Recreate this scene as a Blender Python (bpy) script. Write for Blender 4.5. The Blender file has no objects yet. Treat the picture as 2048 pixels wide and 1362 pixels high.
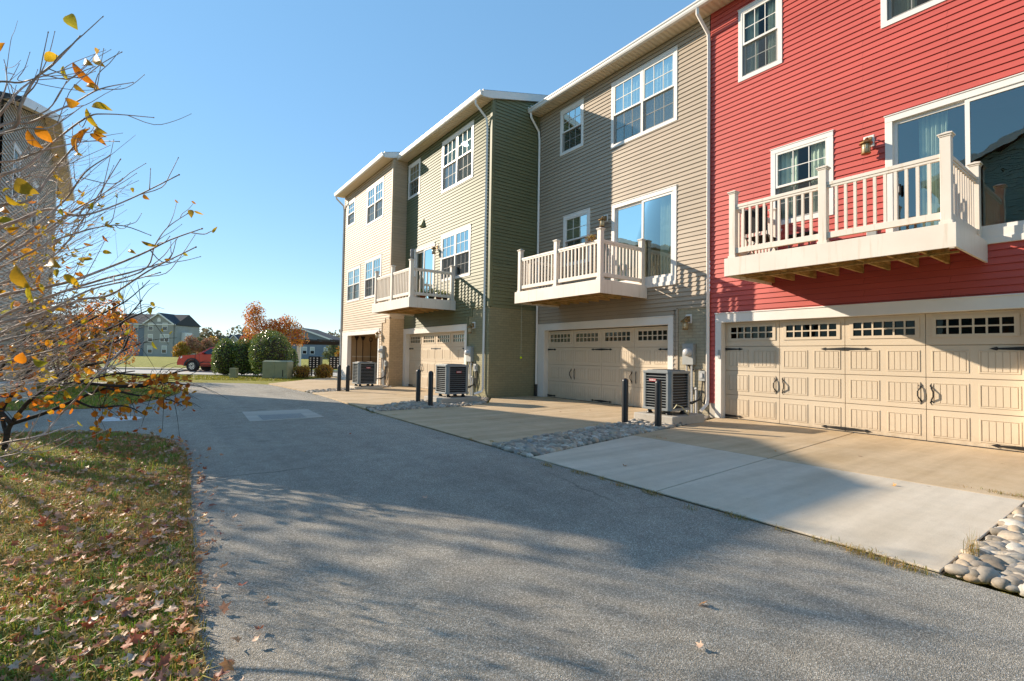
import bpy, bmesh, math, random
import numpy as np
from mathutils import Vector, Matrix
from mathutils.geometry import tessellate_polygon

# ------------------------------------------------------------------ camera
scene = bpy.context.scene
COL = scene.collection
H = 1.36
YAW, PITCH, ROLL, FPX = 0.628813, 0.031606, 0.016032, 985.11


def cam_axes():
    cy, sy, cp, sp = math.cos(YAW), math.sin(YAW), math.cos(PITCH), math.sin(PITCH)
    f = Vector((sy * cp, cy * cp, sp))
    r = Vector((cy, -sy, 0))
    u = r.cross(f)
    cr, sr = math.cos(ROLL), math.sin(ROLL)
    return cr * r + sr * u, -sr * r + cr * u, f


CR, CU, CF = cam_axes()
cam_data = bpy.data.cameras.new('camera')
cam = bpy.data.objects.new('camera', cam_data)
COL.objects.link(cam)
cam.matrix_world = Matrix(((CR.x, CU.x, -CF.x, 0), (CR.y, CU.y, -CF.y, 0), (CR.z, CU.z, -CF.z, H), (0, 0, 0, 1)))
cam_data.sensor_width = 36
cam_data.lens = 36 * FPX / 2048
cam_data.clip_end = 3000
cam_data.clip_start = 0.05
scene.camera = cam


def at(px, py, depth):
    """real point seen at photo pixel (px, py) at a distance along the view axis"""
    return Vector((0, 0, H)) + depth * (CR * ((px - 1024) / FPX) - CU * ((py - 681) / FPX) + CF)


# ------------------------------------------------------------------ light
SUN_K = Vector((1, -1.72, -0.86)).normalized()
sun_el = math.asin(-SUN_K.z)
sun_az = math.atan2(-SUN_K.x, -SUN_K.y)
world = bpy.data.worlds.new('World')
scene.world = world
world.use_nodes = True
wn = world.node_tree
bg = wn.nodes['Background']
sky = wn.nodes.new('ShaderNodeTexSky')
sky.sky_type = 'NISHITA'
sky.sun_disc = False
sky.sun_elevation = sun_el
sky.sun_rotation = sun_az
sky.altitude = 0
sky.air_density = 1.0
sky.dust_density = 0.0
sky.ozone_density = 4.0
sky.altitude = 1500
gm = wn.nodes.new('ShaderNodeGamma')
gm.inputs[1].default_value = 0.42
hs = wn.nodes.new('ShaderNodeHueSaturation')
hs.inputs['Hue'].default_value = 0.497
hs.inputs['Saturation'].default_value = 1.6
wn.links.new(sky.outputs[0], gm.inputs[0])
wn.links.new(gm.outputs[0], hs.inputs['Color'])
wn.links.new(hs.outputs[0], bg.inputs[0])
bg.inputs[1].default_value = 0.15
sd = bpy.data.lights.new('sun', 'SUN')
sd.energy = 2.25
sd.angle = math.radians(0.5)
sd.color = (1.0, 0.86, 0.68)
sun = bpy.data.objects.new('sun', sd)
COL.objects.link(sun)
sun.rotation_euler = SUN_K.to_track_quat('-Z', 'Y').to_euler()
sun.location = (-20, 30, 25)
scene.view_settings.view_transform = 'Standard'
scene.view_settings.look = 'None'
scene.view_settings.exposure = 1.8
scene.view_settings.gamma = 1
scene.render.engine = 'CYCLES'
scene.cycles.use_denoising = True
scene.cycles.max_bounces = 8
scene.cycles.transparent_max_bounces = 12
scene.cycles.caustics_reflective = False
scene.cycles.caustics_refractive = False
scene.cycles.sample_clamp_indirect = 6

random.seed(7)
RNG = np.random.default_rng(11)


# ------------------------------------------------------------------ materials
class NT:
    def __init__(s, name):
        s.m = bpy.data.materials.new(name)
        s.m.use_nodes = True
        s.t = s.m.node_tree
        s.b = s.t.nodes['Principled BSDF']
        s.out = s.t.nodes['Material Output']

    def n(s, kind, **kw):
        nd = s.t.nodes.new(kind)
        for k, v in kw.items():
            if k in nd.inputs.keys():
                nd.inputs[k].default_value = v
            else:
                setattr(nd, k, v)
        return nd

    def l(s, a, b):
        s.t.links.new(a, b)

    def coord(s):
        return s.n('ShaderNodeTexCoord').outputs['Object']

    def noise(s, scale, detail=3, rough=.55, vec=None):
        nd = s.n('ShaderNodeTexNoise')
        nd.inputs['Scale'].default_value = scale
        nd.inputs['Detail'].default_value = detail
        nd.inputs['Roughness'].default_value = rough
        s.l(vec or s.coord(), nd.inputs['Vector'])
        return nd.outputs['Fac']

    def ramp(s, fac, stops):
        r = s.n('ShaderNodeValToRGB')
        e = r.color_ramp.elements
        while len(e) < len(stops):
            e.new(.5)
        for i, (p, c) in enumerate(stops):
            e[i].position = p
            e[i].color = (*c, 1) if len(c) == 3 else c
        s.l(fac, r.inputs[0])
        return r.outputs[0]

    def mix(s, fac, a, b, mode='MIX'):
        m = s.n('ShaderNodeMix', data_type='RGBA', blend_type=mode)
        for val, sock in ((fac, m.inputs[0]), (a, m.inputs[6]), (b, m.inputs[7])):
            if hasattr(val, 'links'):
                s.l(val, sock)
            elif isinstance(val, (int, float)):
                sock.default_value = val
            else:
                sock.default_value = (*val, 1)
        return m.outputs[2]

    def color(s, c):
        if hasattr(c, 'links'):
            s.l(c, s.b.inputs['Base Color'])
        else:
            s.b.inputs['Base Color'].default_value = (*c, 1)

    def bump(s, h, strength=.3, dist=.01):
        b = s.n('ShaderNodeBump')
        b.inputs['Strength'].default_value = strength
        b.inputs['Distance'].default_value = dist
        s.l(h, b.inputs['Height'])
        s.l(b.outputs[0], s.b.inputs['Normal'])

    def rough(s, r, spec=.5, metal=0):
        s.b.inputs['Roughness'].default_value = r
        s.b.inputs['Specular IOR Level'].default_value = spec
        s.b.inputs['Metallic'].default_value = metal


def scl(c, k):
    return tuple(min(1, x * k) for x in c)


def simple(name, c, rough=.6, spec=.5, var=.12, scale=3, metal=0, bump=None):
    t = NT(name)
    t.color(t.ramp(t.noise(scale, 4), [(.25, scl(c, 1 - var)), (.75, scl(c, 1 + var))]))
    t.rough(rough, spec, metal)
    if bump:
        t.bump(t.noise(bump[0], 4), bump[1], bump[2])
    return t.m


def vinyl(name, c, rough=.36, spec=.5):
    t = NT(name)
    co = t.n('ShaderNodeMapping')
    co.inputs['Scale'].default_value = (.6, .6, 9)
    t.l(t.coord(), co.inputs[0])
    big = t.noise(.5, 3)
    fine = t.noise(1.2, 4, vec=co.outputs[0])
    a = t.ramp(big, [(.3, scl(c, .85)), (.7, scl(c, 1.09))])
    col = t.mix(.25, a, t.ramp(fine, [(.3, scl(c, .8)), (.7, scl(c, 1.15))]))
    sx = t.n('ShaderNodeSeparateXYZ')
    t.l(t.coord(), sx.inputs[0])
    ad = t.n('ShaderNodeMath', operation='ADD')
    t.l(sx.outputs[0], ad.inputs[0])
    t.l(sx.outputs[1], ad.inputs[1])
    cx = t.n('ShaderNodeCombineXYZ')
    t.l(ad.outputs[0], cx.inputs[0])
    t.l(sx.outputs[2], cx.inputs[1])
    # staggered butt joints of the vinyl panels, with shade painted under each lap
    br = t.n('ShaderNodeTexBrick')
    br.offset = .37
    br.inputs['Scale'].default_value = 1
    br.inputs['Brick Width'].default_value = 3.3
    br.inputs['Row Height'].default_value = .112
    br.inputs['Mortar Size'].default_value = .0035
    br.inputs['Mortar Smooth'].default_value = .2
    br.inputs['Color1'].default_value = (.96, .96, .96, 1)
    br.inputs['Color2'].default_value = (1.04, 1.04, 1.04, 1)
    br.inputs['Mortar'].default_value = (.55, .52, .5, 1)
    t.l(cx.outputs[0], br.inputs['Vector'])
    t.color(t.mix(1, col, br.outputs['Color'], 'MULTIPLY'))
    t.rough(rough, spec)
    gr = t.n('ShaderNodeMapping')
    gr.inputs['Scale'].default_value = (3, 3, 60)
    t.l(t.coord(), gr.inputs[0])
    t.bump(t.noise(4, 3, vec=gr.outputs[0]), .12, .004)
    return t.m


def asphalt():
    t = NT('asphalt')
    v = t.n('ShaderNodeTexVoronoi')
    v.inputs['Scale'].default_value = 190
    t.l(t.coord(), v.inputs['Vector'])
    sep = t.n('ShaderNodeSeparateColor')
    t.l(v.outputs['Color'], sep.inputs[0])
    grain = t.ramp(sep.outputs[0], [(0, (.19, .17, .137)), (.45, (.30, .272, .224)), (.8, (.42, .385, .322)), (1, (.66, .61, .54))])
    big = t.ramp(t.noise(.35, 5), [(.3, (.82, .82, .82)), (.7, (1.12, 1.12, 1.12))])
    mid = t.ramp(t.noise(4, 4), [(.35, (.9, .9, .9)), (.65, (1.08, 1.08, 1.08))])
    c = t.mix(1, t.mix(1, grain, big, 'MULTIPLY'), mid, 'MULTIPLY')
    mp = t.n('ShaderNodeMapping')
    mp.inputs['Scale'].default_value = (1.1, .07, 1)
    t.l(t.coord(), mp.inputs[0])
    c = t.mix(1, c, t.ramp(t.noise(1.3, 4, .6, mp.outputs[0]), [(.3, (.86, .87, .88)), (.68, (1.12, 1.11, 1.09))]), 'MULTIPLY')
    spot = t.ramp(t.noise(1.7, 3, .4), [(.68, (1, 1, 1)), (.76, (.72, .72, .73))])
    c = t.mix(1, c, spot, 'MULTIPLY')
    # hairline cracks of the old paving
    cr = t.n('ShaderNodeTexVoronoi', feature='DISTANCE_TO_EDGE')
    cr.inputs['Scale'].default_value = .33
    wob = t.n('ShaderNodeTexNoise')
    wob.inputs['Scale'].default_value = 2.2
    wob.inputs['Detail'].default_value = 5
    t.l(t.coord(), wob.inputs['Vector'])
    vm = t.n('ShaderNodeMix', data_type='VECTOR')
    vm.inputs[0].default_value = .16
    t.l(t.coord(), vm.inputs[4])
    t.l(wob.outputs['Color'], vm.inputs[5])
    t.l(vm.outputs[1], cr.inputs['Vector'])
    crack = t.ramp(cr.outputs['Distance'], [(0, (.5, .5, .5)), (.003, (.6, .6, .6)), (.006, (1, 1, 1))])
    mask = t.ramp(t.noise(.22, 2), [(.5, (0, 0, 0)), (.58, (1, 1, 1))])
    t.color(t.mix(mask, c, t.mix(1, c, crack, 'MULTIPLY')))
    t.rough(.82, .35)
    t.bump(v.outputs['Distance'], .55, .008)
    return t.m


def concrete(name, c, stain=(.30, .22, .13), amt=.4):
    t = NT(name)
    n1 = t.noise(1.1, 6, .62)
    n2 = t.noise(140, 2)
    base = t.ramp(t.noise(6, 6, .7), [(.25, scl(c, .86)), (.75, scl(c, 1.1))])
    col = t.mix(t.ramp(n1, [(.42, (0, 0, 0)), (.72, (amt, amt, amt))]), base, stain)
    col = t.mix(.35, col, t.ramp(n2, [(.3, scl(c, .7)), (.7, scl(c, 1.2))]))
    mp = t.n('ShaderNodeMapping')
    mp.inputs['Scale'].default_value = (.12, 1.6, 1)
    t.l(t.coord(), mp.inputs[0])
    col = t.mix(1, col, t.ramp(t.noise(1.6, 4, .6, mp.outputs[0]), [(.34, (.84, .83, .81)), (.6, (1.04, 1.04, 1.04))]), 'MULTIPLY')
    spots = t.ramp(t.noise(5, 3, .5), [(.70, (1, 1, 1)), (.77, (.66, .6, .52))])
    col = t.mix(1, col, spots, 'MULTIPLY')
    t.color(col)
    t.rough(.85, .3)
    t.bump(t.noise(160, 3), .2, .003)
    return t.m


def brick(name, c):
    t = NT(name)
    mp = t.n('ShaderNodeMapping')
    mp.inputs['Rotation'].default_value = (math.pi / 2, 0, 0)
    sx = t.n('ShaderNodeSeparateXYZ')
    t.l(t.coord(), sx.inputs[0])
    ad = t.n('ShaderNodeMath', operation='ADD')
    t.l(sx.outputs[0], ad.inputs[0])
    t.l(sx.outputs[1], ad.inputs[1])
    cx = t.n('ShaderNodeCombineXYZ')
    t.l(ad.outputs[0], cx.inputs[0])
    t.l(sx.outputs[2], cx.inputs[1])
    b = t.n('ShaderNodeTexBrick')
    b.inputs['Scale'].default_value = 1
    b.inputs['Brick Width'].default_value = .215
    b.inputs['Row Height'].default_value = .075
    b.inputs['Mortar Size'].default_value = .009
    b.inputs['Mortar Smooth'].default_value = .3
    b.inputs['Color1'].default_value = (*scl(c, 1.06), 1)
    b.inputs['Color2'].default_value = (*scl(c, .9), 1)
    b.inputs['Mortar'].default_value = (*scl(c, .72), 1)
    t.l(cx.outputs[0], b.inputs['Vector'])
    t.color(t.mix(.3, b.outputs['Color'], t.ramp(t.noise(9, 5), [(.3, scl(c, .75)), (.7, scl(c, 1.2))])))
    t.rough(.7, .4)
    inv = t.n('ShaderNodeMath', operation='MULTIPLY_ADD')
    inv.inputs[1].default_value = -1
    inv.inputs[2].default_value = 1
    t.l(b.outputs['Fac'], inv.inputs[0])
    ns = t.n('ShaderNodeMath', operation='MULTIPLY_ADD')
    t.l(t.noise(40, 4), ns.inputs[0])
    ns.inputs[1].default_value = .5
    t.l(inv.outputs[0], ns.inputs[2])
    t.bump(ns.outputs[0], .7, .008)
    return t.m


def shingles():
    t = NT('roof_shingles')
    n = t.ramp(t.noise(14, 5), [(.3, (.035, .036, .04)), (.7, (.095, .095, .10))])
    t.color(n)
    t.rough(.9, .3)
    t.bump(t.noise(30, 4), .5, .01)
    return t.m


def glass(name='window_glass', tint=(.74, .84, .80), refl=.02, k=.75):
    t = NT(name)
    tr = t.n('ShaderNodeBsdfTransparent')
    tr.inputs[0].default_value = (*tint, 1)
    gl = t.n('ShaderNodeBsdfGlossy')
    gl.inputs['Roughness'].default_value = .0
    gl.inputs['Color'].default_value = (.78, .90, .84, 1)
    # float glass is never quite flat
    bp = t.n('ShaderNodeBump')
    bp.inputs['Strength'].default_value = .07
    bp.inputs['Distance'].default_value = .02
    t.l(t.noise(2.2, 2), bp.inputs['Height'])
    t.l(bp.outputs[0], gl.inputs['Normal'])
    fr = t.n('ShaderNodeFresnel', IOR=1.5)
    ma = t.n('ShaderNodeMath', operation='MULTIPLY_ADD')
    ma.inputs[1].default_value = k
    ma.inputs[2].default_value = refl
    ma.use_clamp = True
    t.l(fr.outputs[0], ma.inputs[0])
    mx = t.n('ShaderNodeMixShader')
    t.l(ma.outputs[0], mx.inputs[0])
    t.l(tr.outputs[0], mx.inputs[1])
    t.l(gl.outputs[0], mx.inputs[2])
    t.l(mx.outputs[0], t.out.inputs[0])
    return t.m


def leafy(name, cols, rough=.5, trans=.35, spec=.4):
    """leaf colours vary from leaf to leaf"""
    t = NT(name)
    g = t.n('ShaderNodeNewGeometry')
    stops = [(i / max(1, len(cols) - 1), c) for i, c in enumerate(cols)]
    c = t.ramp(g.outputs['Random Per Island'], stops)
    c = t.mix(.35, c, t.mix(1, c, t.ramp(t.noise(60, 3), [(.3, (.5, .5, .5)), (.7, (1.3, 1.25, 1.2))]), 'MULTIPLY'))
    t.color(c)
    t.rough(rough, spec)
    tl = t.n('ShaderNodeBsdfTranslucent')
    t.l(c, tl.inputs[0])
    mx = t.n('ShaderNodeMixShader')
    mx.inputs[0].default_value = trans
    t.l(t.b.outputs[0], mx.inputs[1])
    t.l(tl.outputs[0], mx.inputs[2])
    t.l(mx.outputs[0], t.out.inputs[0])
    return t.m


def lawn_soil(name, a, b, c):
    t = NT(name)
    col = t.ramp(t.noise(.5, 6, .65), [(.3, a), (.55, b), (.75, c)])
    col = t.mix(.5, col, t.ramp(t.noise(25, 5, .7), [(.3, scl(a, .5)), (.7, scl(c, 1.2))]))
    t.color(col)
    t.rough(.95, .1)
    t.bump(t.noise(45, 4), 1, .05)
    return t.m


M = dict(
    red=vinyl('red_vinyl', (.54, .10, .08), .5, .35),
    tan=vinyl('taupe_vinyl', (.44, .355, .265), .5, .3),
    green=vinyl('green_vinyl', (.17, .175, .095), .55, .3),
    beige=vinyl('beige_vinyl', (.52, .40, .28), .55, .2),
    grey=vinyl('grey_vinyl', (.32, .31, .28), .45),
    blue=vinyl('blue_vinyl', (.17, .20, .24), .5),
    greenback=vinyl('dark_green_vinyl', (.30, .40, .35), .5),
    white=simple('white_trim', (.80, .76, .71), .42, .4, .05, 2),
    pvc=None,
    soffit=None, door=None,
    doorgroove=simple('darker_groove_cream', (.50, .385, .265), .6, .3, .05),  # darker than the door cream, used in the gaps between panels
    asphalt=asphalt(),
    conc=concrete('pale_concrete', (.67, .585, .465), (.52, .41, .27), .5),
    concbrown=concrete('weathered_concrete', (.60, .46, .30), (.40, .27, .13), .75),
    curb=concrete('kerb_concrete', (.52, .48, .42), (.4, .34, .26), .3),
    soil=simple('dark_soil', (.03, .025, .02), .95, .1, .4, 20),
    bricktan=brick('taupe_painted_brick', (.40, .345, .24)),
    brickgreen=brick('green_painted_brick', (.29, .265, .155)),
    brickbeige=brick('beige_painted_brick', (.54, .385, .23)),
    roof=shingles(), glass=glass(), dglass=glass('garage_glass', (.12, .13, .13), .0, .55),
    black=simple('black_paint', (.012, .012, .014), .38, .5, .2),
    iron=simple('black_iron', (.012, .011, .01), .5, .5, .3, 20),
    steel=simple('galvanised_steel', (.36, .38, .39), .45, .5, .15, 8, .5),
    greybox=simple('grey_utility_paint', (.34, .35, .34), .5, .5, .1, 4),
    acmetal=simple('blue_grey_enamel', (.24, .255, .255), .4, .5, .12, 3),
    acfin=simple('dark_condenser_coil', (.012, .014, .018), .6, .4, .3, 40),
    redlabel=simple('red_label', (.45, .03, .04), .4),
    copper=simple('weathered_brass', (.30, .17, .06), .45, .5, .3, 15, .6),
    lampglass=simple('seeded_lamp_glass', (.62, .52, .34), .25, .6, .2, 25),
    interior=simple('interior_paint', (.30, .28, .25), .9, .2, .05),
    curtain=simple('curtain_cloth', (.78, .76, .66), .9, .1, .12, 6),
    blind=simple('window_blind', (.55, .54, .48), .7, .2, .05),
    wood=None, plywood=simple('garage_drywall', (.42, .30, .18), .9, .2, .1, 1),
    bark=simple('grey_bark', (.20, .16, .13), .85, .2, .35, 12, 0, (60, .5, .01)),
    twig=simple('pale_twig_bark', (.46, .36, .31), .75, .3, .4, 25),
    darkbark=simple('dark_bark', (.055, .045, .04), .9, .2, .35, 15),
    tyre=simple('tyre_rubber', (.018, .018, .018), .8, .3), chrome=simple('bright_alloy', (.62, .62, .62), .25, .5, .1, 5, .9),
    truckred=simple('red_car_paint', (.48, .035, .02), .2, .6, .05), carglass=simple('dark_car_glass', (.012, .016, .022), .06, .8, .1),
    lamp=simple('headlight_lens', (.7, .68, .64), .15, .7), plastic=simple('black_plastic', (.02, .02, .022), .5, .4),
    utility=simple('sage_green_enamel', (.27, .30, .20), .5, .4, .12, 2.5),
    whitepaint=simple('white_road_paint', (.66, .66, .68), .7, .3, .2, 18),
    brown=simple('dark_brown_stain', (.045, .028, .02), .7, .3, .2),
    tennis=simple('yellow_felt', (.50, .62, .02), .9, .1), string=simple('pale_string', (.5, .5, .4), .8),
    terracotta=simple('terracotta_pot', (.36, .10, .045), .8, .2, .15, 8), darkgreen=simple('dark_green_plastic', (.02, .045, .03), .5),
    tarp=simple('charcoal_fabric', (.03, .03, .032), .8, .2, .3, 8), whitecable=simple('cream_cable', (.6, .52, .3), .5),
    hose=simple('black_insulation', (.02, .02, .02), .8), owl=simple('grey_plastic_owl', (.23, .23, .24), .6, .3, .5, 30),
    grate=simple('iron_grate', (.33, .32, .30), .6, .5, .2, 10, .4),
    silver=simple('silver_enamel', (.5, .5, .5), .4, .5, .08, 4),
)


def pleated_soffit():
    t = NT('vented_soffit')
    w = t.n('ShaderNodeTexWave', wave_type='BANDS', bands_direction='Y')
    w.inputs['Scale'].default_value = 2.4
    t.l(t.coord(), w.inputs['Vector'])
    t.color(t.ramp(w.outputs['Fac'], [(.0, (.66, .52, .35)), (.5, (.76, .62, .44)), (1, (.78, .64, .46))]))
    t.rough(.5, .4)
    t.bump(w.outputs['Fac'], .8, .02)
    return t.m


def deck_wood():
    t = NT('treated_lumber')
    mp = t.n('ShaderNodeMapping')
    mp.inputs['Scale'].default_value = (1.5, 9, 9)
    t.l(t.coord(), mp.inputs[0])
    grain = t.ramp(t.noise(3, 6, .6, mp.outputs[0]), [(.3, (.30, .16, .055)), (.55, (.52, .33, .13)), (.75, (.64, .44, .19))])
    alg = t.ramp(t.noise(2.3, 5), [(.5, (0, 0, 0)), (.72, (.75, .75, .75))])
    t.color(t.mix(alg, grain, (.13, .14, .03)))
    t.rough(.8, .2)
    return t.m


def screen_mat():
    t = NT('insect_screen')
    tr = t.n('ShaderNodeBsdfTransparent')
    tr.inputs[0].default_value = (.8, .8, .8, 1)
    t.color((.09, .09, .085))
    t.rough(.8, .2)
    mx = t.n('ShaderNodeMixShader')
    mx.inputs[0].default_value = .26
    t.l(tr.outputs[0], mx.inputs[1])
    t.l(t.b.outputs[0], mx.inputs[2])
    t.l(mx.outputs[0], t.out.inputs[0])
    return t.m


def pvc_boards():
    t = NT('white_pvc_boards')
    mp = t.n('ShaderNodeMapping')
    mp.inputs['Scale'].default_value = (14, 14, .9)
    t.l(t.coord(), mp.inputs[0])
    base = t.ramp(t.noise(1.5, 4), [(.25, (.70, .62, .53)), (.75, (.79, .71, .62))])
    run = t.ramp(t.noise(1, 5, .6, mp.outputs[0]), [(.56, (1, 1, 1)), (.74, (.80, .74, .66))])
    t.color(t.mix(1, base, run, 'MULTIPLY'))
    t.rough(.45, .5)
    return t.m


M['pvc'] = pvc_boards()
def door_paint():
    t = NT('cream_garage_paint')
    c = (.63, .52, .385)
    base = t.ramp(t.noise(1.2, 4), [(.25, scl(c, .95)), (.75, scl(c, 1.04))])
    sx = t.n('ShaderNodeSeparateXYZ')
    t.l(t.coord(), sx.inputs[0])
    low = t.ramp(sx.outputs[2], [(0, (1, 1, 1)), (.10, (.5, .5, .5)), (.34, (0, 0, 0))])
    spl = t.ramp(t.noise(7, 6, .7), [(.38, (0, 0, 0)), (.7, (.8, .8, .8))])
    col = t.mix(t.mix(1, low, spl, 'MULTIPLY'), base, (.33, .25, .16))
    scuff = t.ramp(t.noise(3.5, 6, .75), [(.66, (0, 0, 0)), (.8, (.35, .35, .35))])
    t.color(t.mix(scuff, col, (.42, .34, .24)))
    t.rough(.45, .5)
    return t.m


M['door'] = door_paint()
M['doorglass'] = glass('door_glass', (.60, .72, .68), .2, 1.1)
M['stone_vinyl'] = vinyl('stone_vinyl', (.44, .385, .29), .5, .3)
M['screen'] = screen_mat()
M['soffit'] = pleated_soffit()
M['wood'] = deck_wood()
M['lawn'] = lawn_soil('lawn_thatch', (.16, .17, .045), (.30, .25, .075), (.42, .32, .11))
M['farlawn'] = lawn_soil('far_lawn', (.20, .23, .04), (.36, .34, .08), (.48, .40, .13))
M['blade'] = leafy('grass_blade', [(.10, .24, .02), (.18, .34, .03), (.28, .40, .045), (.48, .41, .09), (.62, .46, .14), (.22, .38, .03)], .5, .35)
M['dryblade'] = leafy('dry_grass_blade', [(.46, .27, .08), (.56, .36, .12), (.36, .30, .08), (.18, .21, .03)], .6, .35)
M['litter'] = leafy('fallen_leaf', [(.52, .10, .05), (.66, .34, .18), (.72, .50, .36), (.60, .17, .03), (.74, .58, .46), (.28, .06, .04), (.64, .36, .12), (.58, .33, .21), (.50, .12, .05), (.70, .44, .16)], .55, .2)
M['orange'] = leafy('orange_leaf', [(.72, .19, .015), (.80, .30, .02), (.52, .09, .012), (.76, .44, .03), (.34, .07, .02)], .45, .5)
M['bigleaf'] = leafy('gold_autumn_leaf', [(.80, .46, .02), (.50, .44, .03), (.80, .30, .015), (.42, .40, .04), (.72, .20, .012), (.85, .62, .04)], .4, .5)
M['rust'] = leafy('rust_leaf', [(.34, .09, .03), (.48, .17, .03), (.22, .19, .05), (.55, .26, .04), (.26, .06, .04), (.14, .17, .04)], .5, .35)
M['maple'] = leafy('maple_leaf', [(.50, .07, .03), (.66, .22, .02), (.76, .38, .04), (.42, .05, .04), (.62, .30, .06), (.40, .30, .04)], .5, .4)
M['holly'] = leafy('holly_leaf', [(.05, .11, .02), (.10, .18, .03), (.18, .25, .04), (.34, .36, .09), (.08, .15, .04)], .22, .25, .7)
M['gold'] = leafy('golden_shrub_leaf', [(.42, .24, .02), (.36, .14, .03), (.48, .34, .05), (.22, .17, .03)], .5, .4)
M['hazy'] = leafy('distant_foliage', [(.17, .18, .10), (.26, .22, .12), (.32, .23, .15), (.20, .22, .15)], .8, .2)  # paler, greyer leaf colours paint the haze of distance
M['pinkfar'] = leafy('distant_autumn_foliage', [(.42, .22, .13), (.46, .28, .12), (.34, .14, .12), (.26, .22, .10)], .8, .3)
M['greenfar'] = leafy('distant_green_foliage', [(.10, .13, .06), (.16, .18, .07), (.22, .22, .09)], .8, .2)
STONE = None


def stone_mat():
    t = NT('river_stone')
    g = t.n('ShaderNodeNewGeometry')
    c = t.ramp(g.outputs['Random Per Island'], [(0, (.22, .19, .15)), (.25, (.36, .31, .25)), (.45, (.48, .42, .34)), (.65, (.44, .33, .22)), (.8, (.60, .56, .49)), (.9, (.28, .22, .16)), (1, (.34, .33, .31))])
    t.color(t.mix(.4, c, t.mix(1, c, t.ramp(t.noise(28, 5), [(.3, (.55, .55, .55)), (.7, (1.3, 1.3, 1.3))]), 'MULTIPLY')))
    t.rough(.7, .35)
    t.bump(t.noise(60, 4), .25, .01)
    return t.m


STONE = stone_mat()


# ------------------------------------------------------------------ mesh helpers
ORIGIN = {}


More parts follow.
